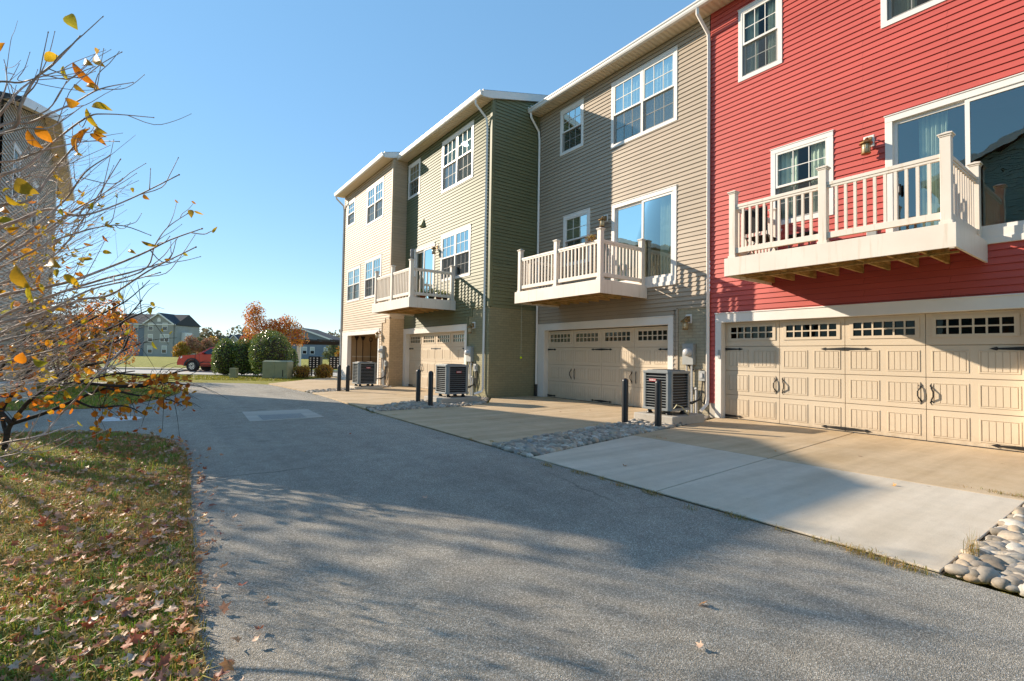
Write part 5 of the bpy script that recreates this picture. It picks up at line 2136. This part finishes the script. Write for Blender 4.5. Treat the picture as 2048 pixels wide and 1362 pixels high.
mb.v = [(x - .01 * SD.x, y - .01 * SD.y, z + .015) for x, y, z in mb.v]
mb.build('windscreen', M['carglass'], tk)
for uc in (1.1, 4.45):
    mb = MB(fr)
    o_ = arch(uc, .58)
    i_ = arch(uc, .47)
    pl_ = o_ + list(reversed(i_))
    side_poly(mb, pl_, -.02, .045)
    mb.build('wheel_flare', M['plastic'], tk)
    for d in (-.02, -1.62):
        mb = MB(fr)
        mb.tube([(uc, d - .24, .40), (uc, d - .22, .40), (uc, d - .02, .40), (uc, d, .40)], [.36, .4, .4, .36], 24)
        w_ = mb.build('wheel', M['tyre'], tk, smooth=False)
        if d > -1:
            mb = MB(fr)
            mb.tube([(uc, d - .02, .40), (uc, d + .004, .40)], [.25, .25], 20)
            mb.build('hub', M['plastic'], w_)
            mb = MB(fr)
            for q in range(6):
                a = q * math.pi / 3 + .3
                ca, sa = math.cos(a), math.sin(a)
                for off in (-.035, .035):
                    mb.add([(uc + ca * .05 - sa * off * .5 - sa * .012, d + .012, .40 + sa * .05 + ca * off * .5 + ca * .012), (uc + ca * .05 - sa * off * .5 + sa * .012, d + .012, .40 + sa * .05 + ca * off * .5 - ca * .012),
                            (uc + ca * .24 - sa * off * 1.8 + sa * .03, d + .012, .40 + sa * .24 + ca * off * 1.8 - ca * .03), (uc + ca * .24 - sa * off * 1.8 - sa * .03, d + .012, .40 + sa * .24 + ca * off * 1.8 + ca * .03)], [(0, 1, 2, 3)])
            mb.build('rim', M['chrome'], w_)
mb = MB(fr)
mb.box(-.03, .2, -1.8, -.04, .46, .66)
mb.build('bumper', M['truckred'], tk, bevel=.04)
mb = MB(fr)
mb.box(.01, .12, -1.35, -.5, .68, 1.04)
mb.build('grille', M['plastic'], tk)
for d in (-.02, -1.5):
    mb = MB(fr)
    mb.add([(.08, d, .86), (.16, d, 1.05), (.42, d + .012, 1.12), (.40, d + .012, .98), (.08, d - .34, .86), (.16, d - .34, 1.05)], [(0, 1, 2, 3), (0, 4, 5, 1)])
    mb.v = [(x - .02 * SD.x - .012 * SN.x, y - .02 * SD.y - .012 * SN.y, z) for x, y, z in mb.v]
    mb.build('headlight', M['lamp'], tk)
mb = MB(fr)
mb.box(1.78, 1.95, .02, .2, 1.26, 1.42)
mb.build('mirror', M['truckred'], tk, bevel=.03)
mb = MB(fr)
mb.box(2.5, 2.72, 0, .025, 1.08, 1.12)
mb.build('door_handle', M['plastic'], tk)
mb = MB(fr)
for u in (1.62, 2.84, 4.0):
    mb.box(u - .008, u + .008, -.005, .004, .58, 1.24)
mb.box(1.66, 3.9, -.005, .02, .66, .70)
mb.build('door_seams', M['plastic'], tk)
mb = MB(fr)
mb.box(1.65, 3.9, -.1, .0, .44, .52)
mb.build('side_step', M['plastic'], tk)


# ------------------------------------------------------------------ grass, fallen leaves, weeds
def onground(px, py, z=0.0):
    d = CR * ((px - 1024) / FPX) - CU * ((py - 681) / FPX) + CF
    return Vector((0, 0, H)) + d * ((z - H) / d.z)


def blades(pos, length, rng, width=.0035, lean=.6):
    n = len(pos)
    a = rng.random(n) * 6.283
    L = length * (.5 + rng.random(n))
    w = width * (.7 + .7 * rng.random(n))
    ln = lean * rng.random(n)
    dx, dy = np.cos(a), np.sin(a)
    sx, sy = -dy, dx
    b = np.zeros((n, 5, 3))
    b[:, 0] = pos - np.stack([sx * w, sy * w, 0 * w], 1)
    b[:, 1] = pos + np.stack([sx * w, sy * w, 0 * w], 1)
    m = pos + np.stack([dx * L * ln * .35, dy * L * ln * .35, L * .6], 1)
    b[:, 2] = m - np.stack([sx * w * .8, sy * w * .8, 0 * w], 1)
    b[:, 3] = m + np.stack([sx * w * .8, sy * w * .8, 0 * w], 1)
    b[:, 4] = pos + np.stack([dx * L * ln, dy * L * ln, L * (1 - .4 * ln)], 1)
    k = np.arange(n)[:, None] * 5
    f = np.stack([k + np.array([[0, 1, 3]]), k + np.array([[0, 3, 2]]), k + np.array([[2, 3, 4]])], 1).reshape(-1, 3)
    return b.reshape(-1, 3), f


def maple_cards(pos, size, rng):
    """dry lobed leaves lying at all tilts, curled along the midrib"""
    n = len(pos)
    ang = np.array([0, 22, 42, 62, 85, 112, 140, 165, 180, 195, 220, 248, 275, 298, 318, 338]) * math.pi / 180
    rad = np.array([1.0, .55, .52, .92, .5, .74, .42, .38, .12, .38, .42, .74, .5, .92, .52, .55])
    m = len(ang)
    a0 = rng.random(n) * 6.283
    nr = rng.normal(size=(n, 3)) * [.42, .42, .25] + [0, 0, 1]
    nr /= np.linalg.norm(nr, axis=1)[:, None]
    ax = np.stack([np.cos(a0), np.sin(a0), 0 * a0], 1)
    ax -= nr * (ax * nr).sum(1)[:, None]
    ax /= np.linalg.norm(ax, axis=1)[:, None]
    ay = np.cross(nr, ax)
    S = np.broadcast_to(np.asarray(size), (n,))[:, None, None]
    wd = (.6 + .4 * rng.random(n))[:, None]
    rr = rad[None, :] * (.85 + .3 * rng.random((n, m)))
    lx, ly = rr * np.cos(ang), rr * np.sin(ang) * wd
    cu = (rng.random(n)[:, None] * 1.5 - .3)
    lz = cu * ly ** 2 + (rng.random(n)[:, None] - .3) * .7 * lx ** 2 + .06 * rng.normal(size=(n, m))
    pts = pos[:, None, :] + S * (lx[..., None] * ax[:, None] + ly[..., None] * ay[:, None] + lz[..., None] * nr[:, None])
    v = np.concatenate([pos[:, None, :], pts], 1).reshape(-1, 3)
    tri = np.array([[0, 1 + i, 1 + (i + 1) % m] for i in range(m)])
    f = (np.arange(n)[:, None, None] * (m + 1) + tri[None]).reshape(-1, 3)
    return v, f


def scatter(poly, n, rng, box, power=1.3):
    """more per square metre close to the viewer"""
    out = []
    tot = 0
    while tot < n:
        x = rng.uniform(box[0], box[1], 60000)
        y = rng.uniform(box[2], box[3], 60000)
        keep = inside_np(poly, x, y)
        dd = np.hypot(x, y)
        keep &= rng.random(60000) < np.minimum(1, (2.2 / np.maximum(dd, .5)) ** power)
        p = np.stack([x[keep], y[keep]], 1)
        out.append(p)
        tot += len(p)
    return np.concatenate(out)[:n]


rng = np.random.default_rng(21)
pnoise = lambda p, s, k: lump_noise(np.stack([p[:, 0], p[:, 1], np.zeros(len(p))], 1), s, k)
p = scatter(NEARLAWN, 140000, rng, (-4.2, .36, .6, 11.2))
green_ = pnoise(p, 3, 2.2) + .25 * rng.normal(size=len(p)) > -.16
edge = np.array([any(abs(q[0] - a) + abs(q[1] - b) < .45 for a, b in NEARLAWN[2:12]) for q in p[:20000]])
pz = np.concatenate([p, np.full((len(p), 1), .018)], 1)
tall = .034 + .05 * np.clip(pnoise(pz[green_], 12, 5.0) + .1, 0, 1) ** 1.2 + .01 * rng.random(int(green_.sum()))
v, f = blades(pz[green_], tall, rng, .0028, 1.35)
tag(fast_mesh('grass', v, f, M['blade']), kind='stuff')
v, f = blades(pz[~green_], .036, rng, .003, 1.5)
tag(fast_mesh('dry_grass', v, f, M['dryblade']), kind='stuff')
# blades leaning over the paving edge
E_ = np.array(NEARLAWN[1:13])
pe = []
for i in range(len(E_) - 1):
    L = np.linalg.norm(E_[i + 1] - E_[i])
    m = int(L * 420)
    t_ = rng.random(m)[:, None]
    pe.append(E_[i] + (E_[i + 1] - E_[i]) * t_ + rng.normal(size=(m, 2)) * .022)
pe = np.concatenate(pe)
v, f = blades(np.concatenate([pe, np.full((len(pe), 1), .006)], 1), .05, rng, .003, 1.3)
tag(fast_mesh('edge_grass', v, f, M['dryblade']), kind='stuff')
p = scatter(ISLAND, 22000, rng, (-7, .85, 14.8, 26), .2)
v, f = blades(np.concatenate([p, np.full((len(p), 1), .018)], 1), .06, rng, .008, .8)
tag(fast_mesh('grass', v, f, M['blade']), kind='stuff')
# strip of lit grass beyond the lane
x0 = onground(250, 757)
n = 26000
u = rng.uniform(-14, 9.5, n)
w = rng.uniform(-4.6, -.3, n)
pp = np.stack([SC.x + SD.x * u + SN.x * w, SC.y + SD.y * u + SN.y * w], 1)
keep = ~inside_np(LANE, pp[:, 0], pp[:, 1]) & ~inside_np([(4.35, 18.3), (8.15, 20.9), (12, 20), (12, 28), (8.3, 28.6), (4.05, 23.3)], pp[:, 0], pp[:, 1])
pp = pp[keep]
v, f = blades(np.concatenate([pp, np.full((len(pp), 1), -.04)], 1), .07, rng, .012, .9)
M['litblade'] = leafy('sunny_grass_blade', [(.16, .21, .02), (.28, .28, .03), (.36, .30, .06), (.20, .22, .03)], .5, .4)  # yellow tone of sunlit grass put into the blade colours
tag(fast_mesh('grass', v, f, M['litblade']), kind='stuff')
# fallen leaves: thick on the near lawn, a few on the paving
p = scatter(NEARLAWN, 14500, rng, (-4.2, .34, .6, 11.2), 1.0)
p = p[pnoise(p, 8, 2.6) + .45 * rng.normal(size=len(p)) > -.2]
far_l = np.stack([rng.uniform(-6, .7, 700), rng.uniform(15, 24, 700)], 1)
far_l = far_l[inside_np(ISLAND, far_l[:, 0], far_l[:, 1])]
p3 = np.concatenate([np.concatenate([p, .040 + .03 * rng.random((len(p), 1))], 1), np.concatenate([far_l, np.full((len(far_l), 1), .05)], 1)])
drift = pe[::9] + rng.normal(size=pe[::9].shape) * [.10, .08]
v3, f3 = maple_cards(np.concatenate([drift, np.full((len(drift), 1), .03)], 1), .03 + .02 * rng.random(len(drift)), rng)
pav = [onground(a, b) for a, b in ((445, 1028), (467, 1040), (533, 1205), (479, 1057), (415, 1115), (345, 1000), (399, 1070), (520, 1265), (1405, 1212), (850, 1000), (610, 905), (1720, 915), (1550, 905), (1330, 880), (1790, 975), (1250, 935), (1120, 825), (1180, 822), (1400, 1300), (700, 870))]
pav = np.array([[q.x, q.y, .02] for q in pav])
v1, f1 = maple_cards(p3, .018 + .036 * rng.random(len(p3)) ** 1.6, rng)
v2, f2 = maple_cards(pav, .03 + .012 * rng.random(len(pav)), rng)
tag(fast_mesh('fallen_leaves', np.concatenate([v1, v2, v3]), np.concatenate([f1, f2 + len(v1), f3 + len(v1) + len(v2)]), M['litter']), kind='stuff')
# weeds in the joints and along the drives
P = []
for px, py, sx, k in ((1095, 932, .05, 120), (1160, 948, .06, 130), (1205, 960, .03, 50), (1240, 972, .05, 90), (1300, 988, .07, 150), (1385, 1020, .03, 40), (1470, 1035, .06, 110), (1560, 1062, .03, 40), (1640, 1085, .04, 60), (1720, 1105, .09, 260), (1770, 1125, .09, 260), (1830, 1142, .05, 100),
                      (2005, 990, .10, 220), (2046, 998, .08, 200), (985, 886, .04, 90), (1010, 898, .04, 60), (940, 880, .04, 50), (1940, 1130, .03, 60), (745, 826, .06, 80), (790, 832, .05, 60), (1320, 878, .06, 60), (1195, 852, .05, 60), (630, 790, .08, 50)):
    c = onground(px, py)
    q = rng.normal(size=(int(k * .55), 3)) * [sx * .4, sx * 1.2, 0] + [c.x, c.y, .0]
    P.append(q)
P = np.concatenate(P)
v, f = blades(P, .045, rng, .0018, 2.2)
tag(fast_mesh('weeds', v, f, M['dryblade']), kind='stuff')
c = onground(1945, 1118)
v, f = blades(np.array([[c.x, c.y, 0]]) + rng.normal(size=(70, 3)) * [.02, .02, 0], .16, rng, .0012, 1.3)
tag(fast_mesh('grass_tuft', v, f, M['dryblade']), 'dry grass tuft sprouting between the driveway and the stones', 'grass tuft')


# ------------------------------------------------------------------ bare shrubs at the left
def smooth(pts, k=5):
    pts = [Vector(p) for p in pts]
    out = []
    for i in range(len(pts) - 1):
        p0, p1, p2, p3 = pts[max(i - 1, 0)], pts[i], pts[i + 1], pts[min(i + 2, len(pts) - 1)]
        for j in range(k):
            t = j / k
            out.append(.5 * ((2 * p1) + (-p0 + p2) * t + (2 * p0 - 5 * p1 + 4 * p2 - p3) * t * t + (-p0 + 3 * p1 - 3 * p2 + p3) * t ** 3))
    out.append(pts[-1])
    return out


def twig(mb, pts, r0, r1, n=6, knob=True):
    L = len(pts)
    mb.tube(pts, [r0 + (r1 - r0) * (i / (L - 1)) for i in range(L)], n)
    if knob:
        d = (pts[-1] - pts[-2]).normalized()
        e = pts[-1]
        mb.tube([e - d * r1, e + d * r1 * 2.5, e + d * r1 * 6], [r1 * 1.1, r1 * 1.9, r1 * .2], 5)


def big_leaf(out, px, py, lpx, ang, depth, rng, wide=.5):
    c = at(px, py, depth)
    L = lpx / FPX * depth
    a = math.radians(ang)
    ax = CR * math.cos(a) + CU * math.sin(a)
    ax = (ax + CF * rng.uniform(-.5, .5)).normalized()
    nr = (-CF + CR * rng.uniform(-.7, .7) + CU * rng.uniform(-.7, .7)).normalized()
    s = ax.cross(nr).normalized()
    nn = s.cross(ax)
    W = L * wide * rng.uniform(.8, 1.15)
    p0 = c - ax * L * .5
    vs = []
    prof = [(0, .0), (.12, .28), (.3, .46), (.5, .5), (.7, .4), (.88, .18), (1, 0)]
    for t, w in prof:
        q = p0 + ax * L * t + nn * L * (.12 * math.sin(t * 3))
        vs += [q + s * W * w + nn * W * w * .5, q, q - s * W * w + nn * W * w * .5]
    fs = []
    for i in range(len(prof) - 1):
        b = i * 3
        fs += [(b, b + 1, b + 4, b + 3), (b + 1, b + 2, b + 5, b + 4)]
    o = len(out[0])
    out[0].extend([tuple(x) for x in vs])
    out[1].extend([tuple(i + o for i in q) for q in fs])
    return p0


rng = np.random.default_rng(77)
ROOT = Vector((-1.35, 3.75, 0))
NEARB = [([(-40, 300), (30, 252), (40, 215), (68, 160), (105, 130), (158, 75)], 2.5, 5), ([(-30, 280), (15, 210), (40, 180), (72, 155), (120, 115)], 2.6, 4), ([(-30, 185), (40, 165), (70, 157), (150, 133)], 2.6, 3.4),
         ([(-30, 285), (30, 242), (95, 220), (132, 165)], 2.5, 3.6), ([(-20, 268), (60, 245), (98, 228), (150, 205), (200, 178), (265, 165)], 2.6, 3.6), ([(-30, 300), (40, 258), (100, 255), (165, 212)], 2.5, 3.4),
         ([(-20, 372), (50, 335), (100, 290), (170, 237), (215, 228), (306, 235)], 2.7, 3.6), ([(-30, 428), (60, 400), (100, 350), (150, 290), (178, 256)], 2.7, 4), ([(-20, 475), (40, 440), (100, 418), (150, 430), (190, 425), (260, 398), (357, 350)], 2.9, 4.6),
         ([(-20, 520), (60, 460), (130, 400), (170, 345), (218, 312)], 2.8, 3.8), ([(-20, 540), (80, 470), (150, 420), (200, 392), (244, 358)], 2.9, 3.6), ([(-30, 606), (90, 575), (150, 560), (230, 530), (290, 505), (340, 480), (402, 458)], 3.1, 4.4),
         ([(-20, 650), (80, 600), (200, 560), (260, 545), (310, 530), (345, 518)], 3.2, 4), ([(-30, 690), (60, 640), (160, 600), (220, 590), (300, 540), (390, 495)], 3.4, 4.4), ([(120, 585), (280, 545), (310, 490), (335, 455), (374, 428)], 3.2, 3.2),
         ([(-30, 900), (80, 872), (145, 850)], 2.3, 4), ([(20, 884), (85, 868), (120, 830), (152, 798), (195, 750), (242, 700)], 2.4, 4.6), ([(-20, 925), (40, 905), (62, 880)], 2.2, 3.2),
         ([(-30, 590), (60, 545), (120, 500), (165, 440), (240, 320)], 3.0, 3.4), ([(-30, 560), (70, 500), (140, 470), (230, 450), (300, 470)], 3.0, 3.2), ([(-30, 740), (60, 712), (150, 690), (250, 665)], 2.8, 3.6), ([(-30, 660), (80, 628), (180, 580), (265, 560), (320, 545)], 2.8, 4),
         ([(-30, 700), (60, 668), (130, 655), (230, 600)], 2.7, 3.6), ([(-30, 260), (10, 180), (12, 140), (8, 120)], 2.6, 2.6), ([(-30, 345), (35, 320), (90, 300), (170, 283), (238, 283)], 2.7, 3.2)]
sh = thing('bare_shrub', ROOT, 'bare twiggy shrub with a few large yellow and orange leaves at the left', 'shrub', 'bare shrubs at the left edge')
mb = MB()
ends = []
for pl_, dep, wpx in NEARB:
    pts = [at(x, y, dep * (1 + .12 * (i / len(pl_)) * rng.uniform(-1, 1))) for i, (x, y) in enumerate(pl_)]
    r = wpx / FPX * dep * .5
    if pl_[0][0] < 0:
        a = pts[0]
        m = ROOT.lerp(a, .45)
        m.z = a.z * .35 + .05
        mm = ROOT.lerp(a, .8)
        mm.z = a.z * .78
        pts = [ROOT + Vector((rng.uniform(-.12, .12), rng.uniform(-.12, .12), 0)), m, mm] + pts
        sp = smooth(pts)
        twig(mb, sp, r * 2.2, r * .42, 7)
    else:
        sp = smooth(pts)
        twig(mb, sp, r, r * .45, 6)
    vis = sp[len(sp) // 2:]
    for k in range(rng.integers(3, 7)):
        i = rng.integers(1, len(vis) - 2)
        d = (vis[i + 1] - vis[i]).normalized()
        s = d.cross(CF).normalized() * rng.choice([-1, 1])
        L = rng.uniform(.08, .38)
        e = (d * .85 + s * rng.uniform(.2, .5) + CF * rng.uniform(-.5, .5) + Vector((0, 0, .05))).normalized()
        bw = Vector(rng.normal(size=3)) * L * .09
        q = [vis[i], vis[i] + e * L * .35 + bw, vis[i] + e * L * .7 + bw * .4 + Vector((0, 0, .01)), vis[i] + e * L + Vector((0, 0, rng.uniform(.01, .06)))]
        twig(mb, smooth(q, 3), r * .5, r * .25, 5)
        ends.append(q[-1])
# dense fan of thin twigs lower down
for i in range(340):
    y0 = rng.uniform(330, 800) if i % 4 else rng.uniform(450, 760)
    x0 = rng.uniform(-90, 90)
    dep = rng.uniform(2.6, 4.4)
    slope = rng.uniform(.12, .75)
    L = rng.uniform(70, 230) * (1 if y0 > 430 else .7)
    x1, y1 = x0 + L, y0 - L * slope
    q = [at(x0, y0, dep), at(x0 + L * .33, y0 - L * slope * .33 + rng.uniform(-10, 16), dep * rng.uniform(.95, 1.05)), at(x0 + L * .68, y0 - L * slope * .68 + rng.uniform(-14, 12), dep * rng.uniform(.95, 1.05)), at(x1, y1 - rng.uniform(0, 14), dep * rng.uniform(.9, 1.1))]
    r = rng.uniform(.0012, .0032)
    sp = smooth(q, 4)
    twig(mb, sp, r, r * .4, 5, False)
    for k in range(2):
        j = rng.integers(2, len(sp) - 2)
        d = (sp[j + 1] - sp[j]).normalized()
        s = d.cross(CF).normalized() * rng.choice([-1, 1])
        e = (d + s * rng.uniform(.3, .9) + CF * rng.uniform(-.4, .4)).normalized()
        Lk = rng.uniform(.06, .25)
        twig(mb, [sp[j], sp[j] + e * Lk * .5, sp[j] + e * Lk], r * .5, r * .25, 4, False)
        ends.append(sp[j] + e * Lk)
mb.build('branches', M['twig'], sh, smooth=True)
out = ([], [])
BIG = [(147, 45, 36, -60, .62), (206, 118, 74, -52, .3), (106, 118, 30, 15, .75), (133, 147, 28, -85, .42), (172, 150, 62, -45, .32), (178, 131, 40, -18, .4), (160, 178, 30, -35, .3), (188, 177, 44, -22, .3), (147, 205, 32, -8, .55), (205, 217, 48, -15, .32), (187, 238, 44, -65, .38),
       (203, 260, 36, -28, .4), (201, 268, 34, -25, .3), (197, 280, 40, -38, .36), (162, 287, 48, 70, .55), (172, 272, 36, 60, .5), (72, 278, 40, -60, .6), (90, 270, 40, -50, .5), (55, 375, 52, -28, .5), (118, 352, 30, -55, .4), (116, 312, 20, -40, .5), (158, 312, 26, -10, .4),
       (110, 533, 62, -12, .42), (145, 562, 40, -40, .4), (48, 555, 58, -55, .5), (62, 590, 40, -75, .3), (87, 568, 46, 88, .4), (45, 716, 24, 80, .85), (82, 722, 34, -8, .6), (28, 610, 22, 80, .3), (382, 428, 22, -70, .55), (398, 426, 20, -20, .2), (15, 420, 40, -30, .45), (5, 95, 24, 80, .5), (30, 460, 34, 20, .4), (60, 505, 30, -10, .5),
       (28, 400, 30, -40, .5), (12, 440, 26, 10, .5), (185, 413, 18, -80, .5), (200, 410, 20, -30, .35), (125, 425, 22, -60, .4), (220, 452, 26, -20, .3), (300, 487, 30, -15, .25), (265, 505, 26, -20, .3), (215, 505, 18, -10, .5), (110, 480, 20, 30, .5)]
for px, py, L, an, wd in BIG:
    dp = 2.6 if py < 300 else rng.uniform(2.2, 3.0)
    p0 = big_leaf(out, px, py, L, an, dp, rng, wd)
for e in ends:
    if rng.random() < .5:
        # small leaf left on a twig end
        dd = (e - Vector((0, 0, H))).dot(CF)
        px = 1024 + FPX * (e - Vector((0, 0, H))).dot(CR) / dd
        py = 681 - FPX * (e - Vector((0, 0, H))).dot(CU) / dd
        if py > 380:
            big_leaf(out, px, py, rng.uniform(9, 20), rng.uniform(-80, 60), dd, rng, rng.uniform(.3, .6))
mbl = MB()
mbl.v, mbl.f = out[0], out[1]
mbl.mi = [0] * len(out[1])
mbl.build('leaves', M['bigleaf'], sh, smooth=True, fix=False)

# the farther shrub with small round leaves
RT = onground(8, 905)
rs = thing('copper_leaved_shrub', (RT.x, RT.y, 0), 'spreading shrub with small round copper orange leaves at the lawn corner', 'shrub', 'bare shrubs at the left edge')
D0 = (Vector((RT.x, RT.y, 0)) - Vector((0, 0, H))).dot(CF)
FARB = [([(8, 905), (14, 870), (22, 848), (60, 800), (95, 778), (150, 764), (230, 748), (270, 742)], 11, 2), ([(22, 848), (90, 826), (150, 800), (215, 776), (290, 772), (350, 745), (395, 740)], 8, 1.8), ([(60, 800), (112, 758), (150, 734), (200, 700), (250, 640), (285, 600)], 7, 1.8),
        ([(14, 870), (5, 820), (40, 770), (75, 720), (140, 660), (200, 610)], 8, 1.8), ([(150, 764), (240, 772), (330, 765), (372, 770)], 7, 2), ([(95, 778), (160, 735), (215, 722), (245, 700), (258, 672)], 8, 2), ([(215, 776), (270, 790), (340, 800), (365, 812)], 5, 1.6),
        ([(112, 758), (170, 690), (230, 650), (310, 615)], 7, 2), ([(22, 848), (-20, 790), (0, 740), (40, 690), (90, 640)], 9, 2.4), ([(150, 800), (190, 815), (250, 812), (290, 830)], 5, 1.6), ([(200, 700), (240, 680), (262, 672)], 5, 1.6), ([(75, 720), (140, 705), (210, 660), (270, 625)], 6, 1.8),
        ([(140, 660), (200, 630), (255, 600), (300, 560)], 5, 1.4), ([(230, 746), (290, 752), (330, 756)], 4.5, 1.4)]
mb = MB()
LP = []
for pl_, w0, w1 in FARB:
    k = rng.uniform(-.9, .9)
    pts = [at(x, y, D0 + k * (i / len(pl_)) * 1.6 + rng.uniform(-.12, .12)) for i, (x, y) in enumerate(pl_)]
    if pl_[0] == (8, 905):
        pts[0] = Vector((RT.x, RT.y, -.02))
    sp = smooth(pts)
    s_ = D0 / FPX * .5
    twig(mb, sp, w0 * s_, w1 * s_, 7, False)
    for q in range(11):
        i = rng.integers(len(sp) // 4, len(sp) - 1)
        d = (sp[i] - sp[i - 1]).normalized()
        e = (d * .8 + Vector(rng.normal(size=3)) * .55 + Vector((0, 0, .1))).normalized()
        L = rng.uniform(.2, .7)
        p1, p2 = sp[i] + e * L * .5 + Vector((0, 0, .03)), sp[i] + e * L + Vector((0, 0, -.05))
        twig(mb, smooth([sp[i], p1, p2], 3), w1 * s_ * .8, w1 * s_ * .35, 4, False)
        for t in (.35, .6, .8, 1.0):
            for m_ in range(rng.integers(0, 4)):
                LP.append(np.array(sp[i].lerp(p2, t)[:]) + rng.normal(size=3) * .05)
mb.build('branches', M['darkbark'], rs, smooth=True)
LP = np.array(LP)
_d = (LP - np.array([0, 0, H])) @ np.array(CF[:])
_px = 1024 + FPX * ((LP - np.array([0, 0, H])) @ np.array(CR[:])) / _d
_py = 681 - FPX * ((LP - np.array([0, 0, H])) @ np.array(CU[:])) / _d
LP = LP[~((_px > 235) & (_py < 752)) & (_px < 385) & ~((_px > 200) & (_py < 590))]
v, f = leaf_cards(LP, .075, rng, .2, .8)
fast_mesh('leaves', v, f, M['orange'], rs)
# a half bare street tree just out of view, whose twigs dapple the lane
G10 = 'young trees on the lawn out of view'
for i, (x, y, lb, nl) in enumerate(((-5.6, 15.4, 'half bare young tree on the lawn beside the grey house', 1050), (-8.4, 12.6, 'leafier unseen tree added to dapple the lawn, farther from the lane', 1900))):  # second tree is unseen, added to dapple the lawn
    crown_tree('lane_tree', (x, y), [(0, 0, 5.2, 1.1), (.9, -.6, 6.0, 1.0), (-.8, .5, 6.3, 1.0), (.2, .2, 7.2, 1.0), (1.1, -1.2, 4.8, .9), (-.6, -.9, 5.2, .9), (1.2, .3, 6.9, .8)], nl, .1, 'orange', lb, 2.6, .1, G10, 'bark', 91 + i)
